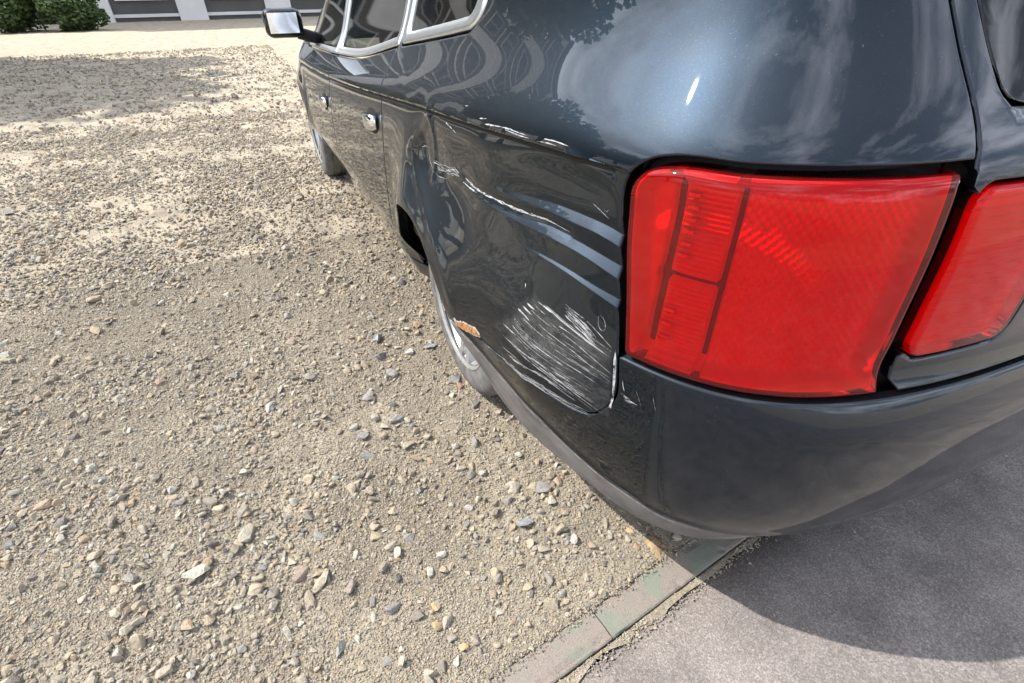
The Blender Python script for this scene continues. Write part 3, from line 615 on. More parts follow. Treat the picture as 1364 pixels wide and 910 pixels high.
# wheels
TR, TW = .325, .225; WS = .97
def wheel_meshes():
    n = 120; prof = [(-.100, .205), (-.110, .225), (-.1125, .262), (-.108, .292), (-.100, .308), (-.088, .319), (-.055, .3245), (-.052, .3175), (-.044, .3175), (-.041, .325), (-.004, .326), (-.004, .318), (.004, .318), (.004, .326), (.041, .325), (.044, .3175), (.052, .3175), (.055, .3245), (.088, .319), (.100, .308), (.108, .292), (.1125, .262), (.110, .225), (.100, .205)]
    b = MB().lathe([(h, r) for h, r in prof], n); m = len(prof)
    for i in range(n):
        for k, (h, r) in enumerate(prof):
            if i % 3 == 0 and .30 < r and abs(h) > .054: # lateral sipes
                x, y, z = b.v[i*m+k]; f = (r-(.007 if abs(h) < .095 else .003))/r; b.v[i*m+k] = (x*f, y, z*f)
    me = bpy.data.meshes.new('tyre'); me.from_pydata(b.v, [], b.f); me.materials.append(M['tyre']); me.update()
    me.polygons.foreach_set('use_smooth', np.ones(len(me.polygons), bool)); me.set_sharp_from_angle(angle=.6)
    r = MB().lathe([(.104, .211), (.109, .216), (.112, .221), (.107, .224), (.098, .214), (.06, .200), (-.09, .196), (-.1, .21)], 72)
    r.lathe([(.085, .0), (.088, .03), (.086, .055), (.070, .075), (.05, .080), (.03, .075)], 48)
    for k in range(5):
        for q in (-.16, .16):
            a = 2*math.pi*k/5+q
            c, s_ = math.cos(a), math.sin(a); tx, tz = -s_, c
            pts = [(.055, .082, .020), (.12, .088, .016), (.19, .097, .015), (.214, .104, .022)]
            V = []; 
            for rr, y, w in pts:
                for (dw, dy) in ((-w, -.03), (-w*.8, 0), (w*.8, 0), (w, -.03)): V.append((rr*c+tx*dw, y+dy, rr*s_+tz*dw))
            F = [(4*i+j, 4*i+j+1, 4*i+j+5, 4*i+j+4) for i in range(3) for j in range(3)]
            r.add(V, F)
    rm = bpy.data.meshes.new('rim'); rm.from_pydata(r.v, [], r.f); rm.materials.append(M['rim'])
    bm = bmesh.new(); bm.from_mesh(rm); bmesh.ops.recalc_face_normals(bm, faces=bm.faces); bm.to_mesh(rm); bm.free()
    rm.polygons.foreach_set('use_smooth', np.ones(len(rm.polygons), bool)); rm.set_sharp_from_angle(angle=.7)
    nt = MB().lathe([(.094, 0), (.094, .009), (.075, .0105)], 6); nm = bpy.data.meshes.new('wheel_bolt'); nm.from_pydata(nt.v, [], nt.f); nm.materials.append(M['black'])
    d = MB().lathe([(.03, .05), (.03, .16), (.01, .16), (.01, .05), (.03, .05)], 48); dm = bpy.data.meshes.new('brake_disc'); dm.from_pydata(d.v, [], d.f); dm.materials.append(M['black'])
    return me, rm, nm, dm
tyre_me, rim_me, bolt_me, disc_me = wheel_meshes()
for x in (AX, FX):
    for side in (1, -1):
        w = empty('wheel', (x, side*(.752 if x == AX else .79), TR*WS-.006), car)
        w.scale = (WS,)*3
        if side < 0: w.rotation_euler.z = math.pi
        w.rotation_euler.y = .35 if x == AX else 1.1
        link('tyre', tyre_me, None, w); link('rim', rim_me, None, w); link('brake_disc', disc_me, None, w)
        for k in range(5):
            bo = link('wheel_bolt', bolt_me, None, w); a = 2*math.pi*(k+.5)/5; bo.location = (.056*math.cos(a), -.012, .056*math.sin(a))
        # wheel arch liner
        b = MB(); n = 28; V = []; 
        for i in range(n+1):
            a = -.15+(math.pi+.3)*i/n
            yo = .862 if (x == AX and a > 1.0) else .79
            for (yy, rr) in ((yo, AR-.002), (yo-.017, AR+.012), (.56, AR+.012), (.56, .1)): V.append((x+rr*math.cos(a), side*yy, AZ+rr*math.sin(a)))
        F = [(4*i+j, 4*i+j+1, 4*i+j+5, 4*i+j+4) for i in range(n) for j in range(3)]
        b.add(V, F).build('wheel_arch_liner', M['black'], car, smooth=True, auto=.6)

# scratches, scuffs and the bare patch
def ribbon(pts, w, extra=-.0007, taper=True, step=.004, wob=.0, seed=0, disp=dent, flatw=False):
    p = np.array(pts); L = np.r_[0, np.cumsum(np.hypot(*np.diff(p, axis=0).T))]; n = max(4, int(L[-1]/step))
    t = np.linspace(0, L[-1], n); s = np.interp(t, L, p[:, 0]); z = np.interp(t, L, p[:, 1])
    if n > 12 and len(pts) > 2:
        k = np.ones(5)/5; sp = np.r_[[s[0]]*2, s, [s[-1]]*2]; zp = np.r_[[z[0]]*2, z, [z[-1]]*2]; s, z = np.convolve(sp, k, 'valid'), np.convolve(zp, k, 'valid')
    z = z+wob*vnoise(t*60, t*0+seed*3.3, seed)
    d = np.gradient(np.c_[s, z], axis=0); d /= np.maximum(np.hypot(d[:, 0], d[:, 1]), 1e-9)[:, None]
    ww = w*(np.interp(t/L[-1], [0, .12, .7, 1], [.25, 1, .8, .1]) if taper else 1)*(1 if flatw else (1+.5*vnoise(t*90, t*0+seed, seed+4)))
    V = []; UV = []; m = 3
    for k, f in enumerate((-.5, 0, .5)):
        a, b = s-d[:, 1]*ww*f, z+d[:, 0]*ww*f
        e = np.full(n, extra) + (disp(a, b) if disp is not None else 0)
        V.append(surf(a, b, e)); UV.append(np.c_[t*3+seed, np.full(n, f*w*20+seed*1.7)])
    i = np.arange(n-1)
    F = np.vstack([np.c_[i+k*n, i+1+k*n, i+1+(k+1)*n, i+(k+1)*n] for k in range(2)])
    return np.vstack(V), F, np.vstack(UV)
def scratch(name, pts, w, mat='scratch', parent=None, **kw):
    V, F, UV = ribbon(pts, w, **kw)
    return link(name, mesh(name, V, F, True, uv=UV), M[mat], parent or quarter)
scratch('long_gouge', GOUGE, .0050, seed=1)
scratch('scratch', MK['scratch2'], .003, seed=2)
for k, (nm, w) in enumerate([('shoulder1', .0034), ('shoulder2', .0026), ('shoulder3', .0022), ('tick', .0026), ('thin1', .0012), ('vee', .0008), ('loop', .0014), ('ring', .0012),
                             ('l1', .0034), ('l2', .0036), ('l3', .0024), ('l4', .0016), ('l5', .0018), ('l6', .0020), ('l7', .0018), ('comb0', .004), ('comb1', .0036), ('comb2', .0036), ('comb3', .004), ('fleck', .002)]):
    scratch('scratch', MK[nm], w*.8, seed=10+k)
for k, pts in enumerate([[(-.53,.949),(-.56,.951),(-.60,.950)], [(-.30,.944),(-.33,.948)], [(-.22,.955),(-.235,.957)]]): scratch('scratch', pts, .0018, seed=33+k)
def bundle(name, pts, width, n, wl, seed, frag=.6, parent=None, disp=dent):    # a scuff: many fine parallel strokes
    r = np.random.default_rng(seed); p = np.array(pts); L = np.r_[0, np.cumsum(np.hypot(*np.diff(p, axis=0).T))]; VV, FF, UU = [], [], []; nb = 0
    for k in range(n):
        a = r.uniform(0, 1-frag*.6)*L[-1]; b = min(L[-1], a+r.uniform(.25, 1)*frag*L[-1]); o = np.clip(r.normal(0, .28), -.5, .5)*width
        t = np.linspace(a, b, max(3, int((b-a)/.02)+2)); q = np.c_[np.interp(t, L, p[:, 0]), np.interp(t, L, p[:, 1])+o+r.normal(0, .0004, len(t))]
        V, F, U = ribbon([tuple(x) for x in q], r.choice(wl), seed=seed*7+k, disp=disp); VV.append(V); FF.append(F+nb); UU.append(U); nb += len(V)
    return link(name, mesh(name, np.vstack(VV), np.vstack(FF), True, uv=np.vstack(UU)), M['scratch'], parent or quarter)
for k, (nm, w, n, fr) in enumerate([('blob', .022, 34, .35), ('blob2', .016, 16, .5), ('band', .022, 40, .6), ('seam_smear', .014, 46, .3), ('smear2', .020, 22, .4), ('smear3', .03, 10, .4), ('l1', .008, 10, .5)]):
    bundle('scuff', MK[nm], w, n, [.0005, .0007, .0010, .0016], 40+k, fr)
scratch('chipped_edge', MK['edge'], .0036, seed=55, taper=False)
Vs, Fs, Us = [], [], []; nb = 0
def quad(u, v): # across the scraped field: u from front to rear, v from bottom to top
    a, b, c, d = (np.array(p) for p in MK['fieldquad'])
    return (a*(1-u)+d*u)*(1-v)+(b*(1-u)+c*u)*v
for k in range(52):
    v = rng.random()**1.1; u0 = rng.random()**1.6*.75; u1 = min(1, u0+rng.uniform(.08, .6)*(1-u0*.3))
    a, b = quad(u0, v), quad(u1, v-.03*(u1-u0)+rng.normal(0, .004))
    V, F, U = ribbon([tuple(a), tuple((a+b)/2+(0, rng.normal(0, .0008))), tuple(b)], rng.choice([.0004, .0006, .0009, .0014], p=[.35, .35, .2, .1]), seed=100+k)
    Vs.append(V); Fs.append(F+nb); Us.append(U); nb += len(V)
gu, gv = np.meshgrid(np.linspace(-.12, 1, 60), np.linspace(-.12, 1.05, 40), indexing='ij'); PQ = np.array([quad(a, b) for a, b in zip(gu.ravel(), gv.ravel())])
em = np.clip(np.minimum.reduce([gu+.12, 1.0-gu+.05, gv+.12, 1.05-gv])*5, 0, 1).ravel(); ii = np.arange(2400).reshape(60, 40)
link('dulled_patch', mesh('dulled_patch', surf(PQ[:, 0], PQ[:, 1], dent(PQ[:, 0], PQ[:, 1])-.0004), np.c_[ii[:-1, :-1].ravel(), ii[1:, :-1].ravel(), ii[1:, 1:].ravel(), ii[:-1, 1:].ravel()], True, uv=np.c_[em, em]), M['haze'], quarter)
tag(link('fine_scratches', mesh('fine_scratches', np.vstack(Vs), np.vstack(Fs), True, uv=np.vstack(Us)), M['scratch'], quarter), kind='stuff')
for k, (pts, w) in enumerate([([(-.786,.578),(-.80,.573),(-.822,.571)], .008), ([(-.785,.608),(-.788,.597),(-.792,.588)], .005), ([(-.80,.62),(-.815,.60),(-.83,.57)], .0009), ([(-.84,.615),(-.853,.58)], .0009)]):
    bundle('scuff', pts, w, 12 if w > .002 else 1, [.0006, .001, .0014], 60+k, .7, bumper, None)
for k, (zo, w) in enumerate([(.004, .0013), (.011, .0010)]):           # pale lines painting the highlight along the crease between bumper and valance
    ss = np.linspace(-.32, -.98, 40)
    scratch('edge_highlight', [(a, float(ZVAL(a))+zo) for a in ss], w, 'scuff' if k else 'scratch', bumper, seed=70+k, taper=False, disp=lambda s, z: -.004*np.exp(-((z-ZVAL(s))/.014)**2), extra=-.0022)
for a0, a1, par in ((.470, -.70, quarter), (1.512, .490, None)):             # black strip standing in for the undercut's shade below the sharp line
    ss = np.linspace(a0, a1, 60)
    scratch('crease_shade_strip', [(a, float(ZC(a))-.0062) for a in ss], .0105, 'black', par if par is not None else car, taper=False, extra=-.0006, disp=dent if par is not None else None, flatw=True)
# bare orange patch at the end of the wheel arch lip
ax = np.array(MK['rust'][:5]); lo_ = np.interp(-ax[:, 0], [-MK['rust'][0][0]]+[-MK['rust'][6][0], -MK['rust'][5][0], -MK['rust'][4][0]], [MK['rust'][0][1], MK['rust'][6][1], MK['rust'][5][1], MK['rust'][4][1]])
def patch(name, mat, grow, lift, lab=None):
    ss = np.linspace(ax[0, 0]+grow, ax[-1, 0]-grow, 40); up = np.interp(-ss, -ax[:, 0], ax[:, 1])+.004+grow*.7; dn_ = np.interp(-ss, -ax[:, 0], lo_)-.006-grow*.4
    V, U = [], []
    for f in np.linspace(0, 1, 9):
        z = dn_*(1-f)+up*f; V.append(surf(ss, z, dent(ss, z)-lift)); e = (1-abs(2*f-1)**1.5)*np.sin(np.linspace(0, math.pi, 40))**.7*np.interp(np.arange(40), [0, 26, 39], [.75, 1.1, .9]); U.append(np.c_[e*.95-.48, ss])
    i = np.arange(360).reshape(9, 40); F = np.c_[i[:-1, :-1].ravel(), i[:-1, 1:].ravel(), i[1:, 1:].ravel(), i[1:, :-1].ravel()]
    return tag(link(name, mesh(name, np.vstack(V), F, True, uv=np.vstack(U)), M[mat], quarter), lab)
patch('bare_edge', 'filler', .010, .0009)
patch('bare_patch', 'primer', .004, .0014, 'orange rust and filler patch at the torn wheel arch lip')
# ------------------------------------------------------------------ ground, kerb, pavement
KP, KD = np.array((-.8405, .918)), np.array((.114, -.9935)); KD = KD/np.hypot(*KD); KN = np.array((-KD[1], KD[0]))   # kerb: point on its car-side edge, its run, and the normal towards the car front
if KN[0] < 0: KN = -KN
KW = .072
def kdist(x, y): return (x-KP[0])*KN[0]+(y-KP[1])*KN[1]          # > 0 on the gravel side
def gheight(x, y):
    h = .010*fbm(x*1.3, y*1.3, 3, 11)+.008*fbm(x*6, y*6, 3, 12)+.0060*fbm(x*20, y*20, 3, 13)+.0035*np.abs(fbm(x*46, y*46, 2, 14))
    near = np.exp(-((x-1.0)**2+(y-1.5)**2)/30.)
    h = h*(1+.0*near)
    # old wheel rut left of the car
    h = h-.012*np.exp(-((y-1.55-.05*np.sin(x*2))/.16)**2)*(x > -3)*sstep(-.9, -.5, x)
    flat = np.exp(-(((x-AX)/.22)**2+((y-.77)/.16)**2))
    h = h*(1-flat)
    k = kdist(x, y)
    h = np.where((k < .25) & (k >= 0), h*.35*(1+1.8*k/.25)+.004*(1-k/.25), h)
    return np.where(k < -.0, -.06, h)
def axis(c0, c1, h, far, grow=1.09):
    a = list(np.arange(c0, c1+h/2, h)); st = h; p = a[-1]; q = a[0]; up = []; dnn = []
    while p < far: st *= grow; p += st; up.append(p)
    st = h
    while q > -far: st *= grow; q -= st; dnn.append(q)
    return np.array(dnn[::-1]+a+up)
gx, gy = axis(-1.15, 2.2, .009, 900), axis(-.15, 2.6, .009, 900)
X, Y = np.meshgrid(gx, gy, indexing='ij')
Z = gheight(X, Y)
i = np.arange(X.size).reshape(X.shape)
F = np.c_[i[:-1, :-1].ravel(), i[1:, :-1].ravel(), i[1:, 1:].ravel(), i[:-1, 1:].ravel()]
def ground_mat():
    m, n, l, b = new_mat('sandy_gravel_dirt'); co = objco(n)
    b.inputs['Roughness'].default_value = .95; b.inputs['Specular IOR Level'].default_value = .15
    c1 = ramp(n, l, noise(n, l, 3.4, 7, .7, co), [(.34, (.315, .272, .212)), (.47, (.45, .392, .30)), (.62, (.56, .492, .378))])
    c2 = ramp(n, l, noise(n, l, 150, 6, .8, co), [(.33, (.42, .40, .39)), (.52, (1, 1, 1)), (.70, (1.3, 1.27, 1.24))])
    # damp patch in the old rut
    vd = n.new('ShaderNodeVectorMath'); vd.operation = 'DISTANCE'; vd.inputs[1].default_value = (-.22, 1.36, 0)
    wn_ = n.new('ShaderNodeTexNoise'); wn_.inputs['Scale'].default_value = 7; wn_.inputs['Detail'].default_value = 5; l.new(co, wn_.inputs['Vector'])
    wa = n.new('ShaderNodeVectorMath'); wa.operation = 'SCALE'; wa.inputs['Scale'].default_value = .35; l.new(wn_.outputs['Color'], wa.inputs[0])
    wb = n.new('ShaderNodeVectorMath'); wb.operation = 'ADD'; l.new(co, wb.inputs[0]); l.new(wa.outputs[0], wb.inputs[1]); l.new(wb.outputs[0], vd.inputs[0])
    dm = n.new('ShaderNodeMix'); dm.data_type = 'RGBA'; dm.blend_type = 'MULTIPLY'; dm.inputs['B'].default_value = (.62, .60, .58, 1)
    l.new(ramp(n, l, vd.outputs['Value'], [(.16, 1.), (.36, 0.)]), dm.inputs['Factor']); l.new(c1, dm.inputs['A']); c1 = dm.outputs['Result']
    mx = n.new('ShaderNodeMix'); mx.data_type = 'RGBA'; mx.blend_type = 'MULTIPLY'; mx.inputs['Factor'].default_value = .75
    l.new(c1, mx.inputs['A']); l.new(c2, mx.inputs['B']); l.new(mx.outputs['Result'], b.inputs['Base Color'])
    nb = bump(n, l, noise(n, l, 130, 5, .7, co), 1.0, .009, None); bump(n, l, noise(n, l, 380, 4, .7, co), .9, .004, b, prev=nb); return m
M['ground'] = ground_mat()
ground = tag(link('gravel_ground', mesh('gravel_ground', np.c_[X.ravel(), Y.ravel(), Z.ravel()], F), M['ground']), 'dry sandy gravel ground', kind='structure')

def stone_mat(name, cols):
    m, n, l, b = new_mat(name); b.inputs['Roughness'].default_value = .9; b.inputs['Specular IOR Level'].default_value = .2
    oi = n.new('ShaderNodeObjectInfo')
    r = ramp(n, l, oi.outputs['Random'], [(k/(len(cols)-1), c) for k, c in enumerate(cols)])
    mx = n.new('ShaderNodeMix'); mx.data_type = 'RGBA'; mx.blend_type = 'MULTIPLY'; mx.inputs['Factor'].default_value = .7
    l.new(r, mx.inputs['A']); l.new(ramp(n, l, noise(n, l, 3, 6, .7, objco(n)), [(.3, .6), (.7, 1.15)]), mx.inputs['B'])
    l.new(mx.outputs['Result'], b.inputs['Base Color'])
    bump(n, l, noise(n, l, 7, 5, .65, objco(n)), .5, .12, b); return m
GREYS = [(0.463, 0.396, 0.294), (0.533, 0.465, 0.348), (0.382, 0.34, 0.283), (0.579, 0.51, 0.386), (0.44, 0.396, 0.337), (0.232, 0.21, 0.191), (0.51, 0.43, 0.315), (0.556, 0.47, 0.337), (0.486, 0.373, 0.261), (0.324, 0.301, 0.283), (0.637, 0.612, 0.511), (0.486, 0.418, 0.315)]
M['stone'] = stone_mat('mixed_stone', GREYS)
def stone_mesh(seed, sub=1, flat=.7):
    r = np.random.default_rng(seed); bm = bmesh.new(); bmesh.ops.create_icosphere(bm, subdivisions=sub+1, radius=1)
    # chop with random planes for broken faces
    V = np.array([v.co[:] for v in bm.verts])
    for k in range(8):
        n = r.normal(size=3); n /= np.linalg.norm(n); d = r.uniform(.30, .72); q = V@n-d; V = V-np.outer(np.clip(q, 0, None), n)*.97
    V *= np.array([r.uniform(.85, 1.25), r.uniform(.7, 1.0), r.uniform(.5, .8)*flat/.7]); V += r.normal(0, .025, V.shape)
    for v, p in zip(bm.verts, V): v.co = p
    me = bpy.data.meshes.new('stone'); bm.to_mesh(me); bm.free(); me.materials.append(M['stone']); return me
stone_meshes = [stone_mesh(100+k) for k in range(10)]
# loose gravel: a point cloud with stones on it
src = bpy.data.collections.new('gravel_sources')
for k, me in enumerate(stone_meshes): src.objects.link(bpy.data.objects.new('gravel_source', me))
def scatter(n, smin, smax, power, x0, x1, y0, y1, dens=None, sink=.42):
    x = rng.uniform(x0, x1, n); y = rng.uniform(y0, y1, n)
    if dens is not None: k = rng.random(n) < dens(x, y); x, y = x[k], y[k]
    sz = smin*(smax/smin)**(rng.random(len(x))**power)
    k = (kdist(x, y) > .002-0*sz) & ~((x > -.7) & (y < .30))
    x, y, sz = x[k], y[k], sz[k]
    return np.c_[x, y, gheight(x, y)+sz*sink], sz
clump = lambda x, y: np.clip(.50+.9*fbm(x*3.1, y*3.1, 3, 21), .16, 1)
clump2 = lambda x, y: np.clip(.75+.8*fbm(x*4.1, y*4.1, 3, 22), .35, 1)
vis = lambda x, y: (y < 1.75+.55*(x+1.3)) * 1.0
parts = [scatter(620000, .0014, .0042, 1.6, -1.0, 1.6, .45, 2.5, lambda x, y: clump2(x, y)*vis(x, y)),
         scatter(75000, .0035, .011, 2.2, -1.0, 2.2, .40, 2.9, lambda x, y: clump(x, y)*vis(x, y)),
         scatter(15000, .008, .022, 2.0, -1.0, 3.5, .40, 3.4, lambda x, y: clump(x, y)*vis(x, y)),
         scatter(110000, .005, .020, 2.6, 1.4, 6.0, .3, 5.0, lambda x, y: clump(x, y)*(y < 2.6+.55*(x+1.3))),
         scatter(45000, .012, .040, 2.8, 5, 16, -2, 10, lambda x, y: clump(x, y))]
# grit that spilled over the kerb joint and along the pavement edge
t = rng.uniform(-1.2, .6, 4200); dd = rng.normal(.010, .011, 4200); sz = .0011*(4.5)**(rng.random(4200)**2.2)
spill = KP[None]+np.outer(t, KD)-np.outer(KW+.004+np.abs(dd), KN)
parts.append((np.c_[spill, np.full(4200, -.001)+sz*.4], sz))
t = rng.uniform(-1.2, .6, 1500); dd = np.abs(rng.normal(0, .010, 1500)); sz = .0012*(3.5)**(rng.random(1500)**2)
spill = KP[None]+np.outer(t, KD)-np.outer(dd-.003, KN)
parts.append((np.c_[spill, np.full(1500, .0105)+sz*.4], sz))
t = rng.uniform(-1.5, 1.5, 700); dd = KW+.02+rng.exponential(.16, 700); sz = .0011*(4.)**(rng.random(700)**2.5)
parts.append((np.c_[KP[None]+np.outer(t, KD)-np.outer(dd, KN), np.full(700, -.004)+sz*.4], sz))          # stray grit on the path
PP = np.vstack([p for p, _ in parts]); SZ = np.concatenate([q for _, q in parts])
pm = bpy.data.meshes.new('gravel'); pm.vertices.add(len(PP)); pm.vertices.foreach_set('co', PP.astype(np.float32).ravel())
a = pm.attributes.new('scl', 'FLOAT', 'POINT'); a.data.foreach_set('value', SZ.astype(np.float32))
a = pm.attributes.new('rot', 'FLOAT_VECTOR', 'POINT'); rr = np.c_[rng.normal(0, .45, len(PP)), rng.normal(0, .45, len(PP)), rng.uniform(0, 6.283, len(PP))]; a.data.foreach_set('vector', rr.astype(np.float32).ravel())
a = pm.attributes.new('pick', 'INT', 'POINT'); a.data.foreach_set('value', rng.integers(0, len(stone_meshes), len(PP)).astype(np.int32))
gravel = tag(link('gravel', pm), 'loose grit and small stones strewn over the dirt', 'gravel', kind='stuff')
ng = bpy.data.node_groups.new('gravel_scatter', 'GeometryNodeTree')
ng.interface.new_socket('Geometry', in_out='INPUT', socket_type='NodeSocketGeometry'); ng.interface.new_socket('Geometry', in_out='OUTPUT', socket_type='NodeSocketGeometry')
N = ng.nodes; L = ng.links
gi, go = N.new('NodeGroupInput'), N.new('NodeGroupOutput')
m2p = N.new('GeometryNodeMeshToPoints'); iop = N.new('GeometryNodeInstanceOnPoints'); ci = N.new('GeometryNodeCollectionInfo')
ci.inputs['Collection'].default_value = src; ci.inputs['Separate Children'].default_value = True; ci.inputs['Reset Children'].default_value = True
def attr(nm, t):
    q = N.new('GeometryNodeInputNamedAttribute'); q.data_type = t; q.inputs['Name'].default_value = nm; return q.outputs['Attribute']
L.new(gi.outputs[0], m2p.inputs['Mesh']); L.new(m2p.outputs['Points'], iop.inputs['Points']); L.new(ci.outputs['Instances'], iop.inputs['Instance'])
iop.inputs['Pick Instance'].default_value = True
L.new(attr('pick', 'INT'), iop.inputs['Instance Index']); L.new(attr('rot', 'FLOAT_VECTOR'), iop.inputs['Rotation']); L.new(attr('scl', 'FLOAT'), iop.inputs['Scale'])
L.new(iop.outputs['Instances'], go.inputs[0])
md = gravel.modifiers.new('scatter', 'NODES'); md.node_group = ng

# stones one can pick out, half sunk in the dirt
def put_stone(name, x, y, sz, seed, mat=None, parent=None, sink=.3, rz=None, z=None, flat=.7):
    me = stone_mesh(seed, 1, flat) if mat is not None else stone_meshes[seed % 10]
    if mat is not None: me.materials.clear(); me.materials.append(mat)
    o = link(name, me, None, parent); r = random.Random(seed)
    o.location = (x, y, (float(gheight(np.array([x]), np.array([y]))[0]) if z is None else z)+sz*sink); o.scale = (sz,)*3
    o.rotation_euler = (r.gauss(0, .25), r.gauss(0, .25), r.uniform(0, 6.28) if rz is None else rz); return o
k = 0
while k < 295:
    x, y = rng.uniform(-.85, 3.2), rng.uniform(.86, 3.2)
    if y > 1.6+.55*(x+1.3) or kdist(np.array([x]), np.array([y]))[0] < .03 or rng.random() > clump(np.array([x]), np.array([y]))[0]: continue
    if y < .98 and x > -.45: continue
    put_stone('stone', x, y, .011*(2.9)**(rng.random()**1.6)*(1+.12*max(0, x)), 500+k, parent=ground, sink=.28); k += 1
PALE, GREY, TAN, PINK, DARK, BLUE = (.50, .46, .41), (.33, .31, .29), (.52, .38, .22), (.47, .30, .21), (.13, .12, .12), (.33, .35, .36)
STONES = [
  ('pale_stone', -0.562, 1.155, 0.0188, PALE, 0.8, 'pale angular stone casting a clear shadow in the lower gravel'),
  ('grey_stone', -0.253, 0.937, 0.0218, GREY, 0.8, 'grey angular stone with dark shadow below the rear tyre'),
  ('white_stone', -0.670, 0.844, 0.0166, PALE, 0.6, 'elongated whitish stone between the kerb and the bumper'),
  ('tan_stone', -0.676, 1.213, 0.0157, TAN, 0.6, 'yellowish tan stone, upper of two near the bottom edge'),
  ('tan_stone', -0.716, 1.222, 0.0154, TAN, 0.6, 'yellowish tan stone, lower of two near the bottom edge'),
  ('orange_stone', -0.785, 1.188, 0.0151, TAN, 0.55, 'orange tan pointed stone closest to the kerb end'),
  ('cream_stone', -0.742, 1.342, 0.0153, PALE, 0.6, 'cream coloured stone at the bottom left of the gravel'),
  ('flat_stone', -0.502, 0.834, 0.0303, GREY, 0.3, 'flat grey slab stone embedded near the bumper edge'),
  ('flat_stone', -0.479, 1.213, 0.0193, GREY, 0.35, 'flat pinkish grey stone left of the pale angular one'),
  ('round_stone', -0.236, 0.998, 0.0191, PALE, 0.8, 'pale upright stone left of the grey angular one'),
  ('pale_stone', -0.460, 1.041, 0.0148, PALE, 0.8, 'small whitish stone in the middle of the gravel'),
  ('slab_stone', 0.447, 1.073, 0.0323, BLUE, 0.6, 'large bluish grey stone at the left beside the tyre'),
  ('slab_stone', -0.040, 1.125, 0.0264, GREY, 0.5, 'broad grey stone left of the rear wheel'),
  ('dark_stone', 0.024, 1.122, 0.0150, DARK, 0.6, 'small dark stone lying on bare dirt'),
  ('grey_stone', -0.093, 1.095, 0.0172, GREY, 0.8, 'grey lump right beside the broad grey stone'),
  ('pale_stone', -0.086, 0.871, 0.0265, GREY, 0.6, 'broad stone just below the tyre tread'),
  ('pink_stone', 0.030, 0.883, 0.0185, PINK, 0.7, 'pinkish stone cluster at the tyre contact'),
  ('stone_lump', 0.069, 0.885, 0.0251, GREY, 0.8, 'grey brown lump against the tyre'),
  ('stone_lump', -0.044, 0.834, 0.0181, GREY, 0.8, 'small lump under the back of the tyre'),
  ('white_chip', -0.422, 0.767, 0.0105, PALE, 0.6, 'small white chip near the bumper shadow'),
  ('yellow_stone', -0.716, 0.702, 0.0122, TAN, 0.6, 'yellow pebble below the bumper corner'),
  ('pink_stone', -0.758, 0.710, 0.0120, PINK, 0.6, 'pink pebble next to the sandy clod at the kerb'),
  ('pale_stone', -0.904, 0.895, 0.0088, PALE, 0.8, 'pale pebble lying at the kerb joint'),
  ('pale_stone', -0.914, 0.942, 0.0108, PALE, 0.8, 'white pebble on the path beside the kerb'),
  ('pale_stone', -0.925, 1.014, 0.0128, PALE, 0.8, 'largest white pebble on the path at the lower edge'),
  ('pale_stone', -0.950, 0.958, 0.0086, PALE, 0.6, 'small flat pebble out on the grey path'),
  ('pale_stone', -0.969, 0.925, 0.0065, PALE, 0.6, 'tiny white pebble alone on the grey path'),
  ('kerb_pebble', -0.805, 0.684, 0.0119, TAN, 0.6, 'tan pebble resting on the top of the kerb'),
  ('long_stone', -0.575, 0.931, 0.0241, BLUE, 0.3, 'long bluish flat stone sunk in the middle gravel'),
  ('brown_stone', 0.324, 1.089, 0.0273, GREY, 0.7, 'grey brown stone in the cluster below the bluish one'),
  ('brown_stone', 0.314, 0.982, 0.0240, PALE, 0.6, 'pale stone between the bluish stone and the tyre'),
  ('brown_stone', 0.206, 1.079, 0.0293, GREY, 0.7, 'jagged grey stone in the middle of the left cluster'),
  ('brown_stone', 0.118, 1.182, 0.0281, GREY, 0.6, 'broad jagged stone at the left edge of the cluster'),
  ('brown_stone', 0.481, 0.897, 0.0221, PINK, 0.6, 'pinkish stone beside the middle of the tyre'),
  ('brown_stone', 0.876, 0.842, 0.0214, DARK, 0.8, 'dark small stone beside the front of the rear tyre'),
  ('flat_stone', 0.313, 0.891, 0.0311, BLUE, 0.35, 'flat pale bluish stone right beside the rim'),
  ('brown_stone', -0.005, 1.185, 0.0207, PALE, 0.5, 'flat beige stone above the broad grey stone'),
  ('round_stone', -0.373, 0.961, 0.0155, PALE, 0.8, 'pale stone just below the grey angular stone'),
  ('grey_stone', -0.347, 1.145, 0.0154, GREY, 0.6, 'grey stone above the damp patch'),
  ('grey_stone', -0.155, 1.249, 0.0249, GREY, 0.7, 'grey stone at the far left under the tyre level'),
  ('grey_stone', -0.071, 1.242, 0.0230, GREY, 0.7, 'smaller grey stone above its neighbour at far left'),
]
CLOD = (-0.775, 0.665)
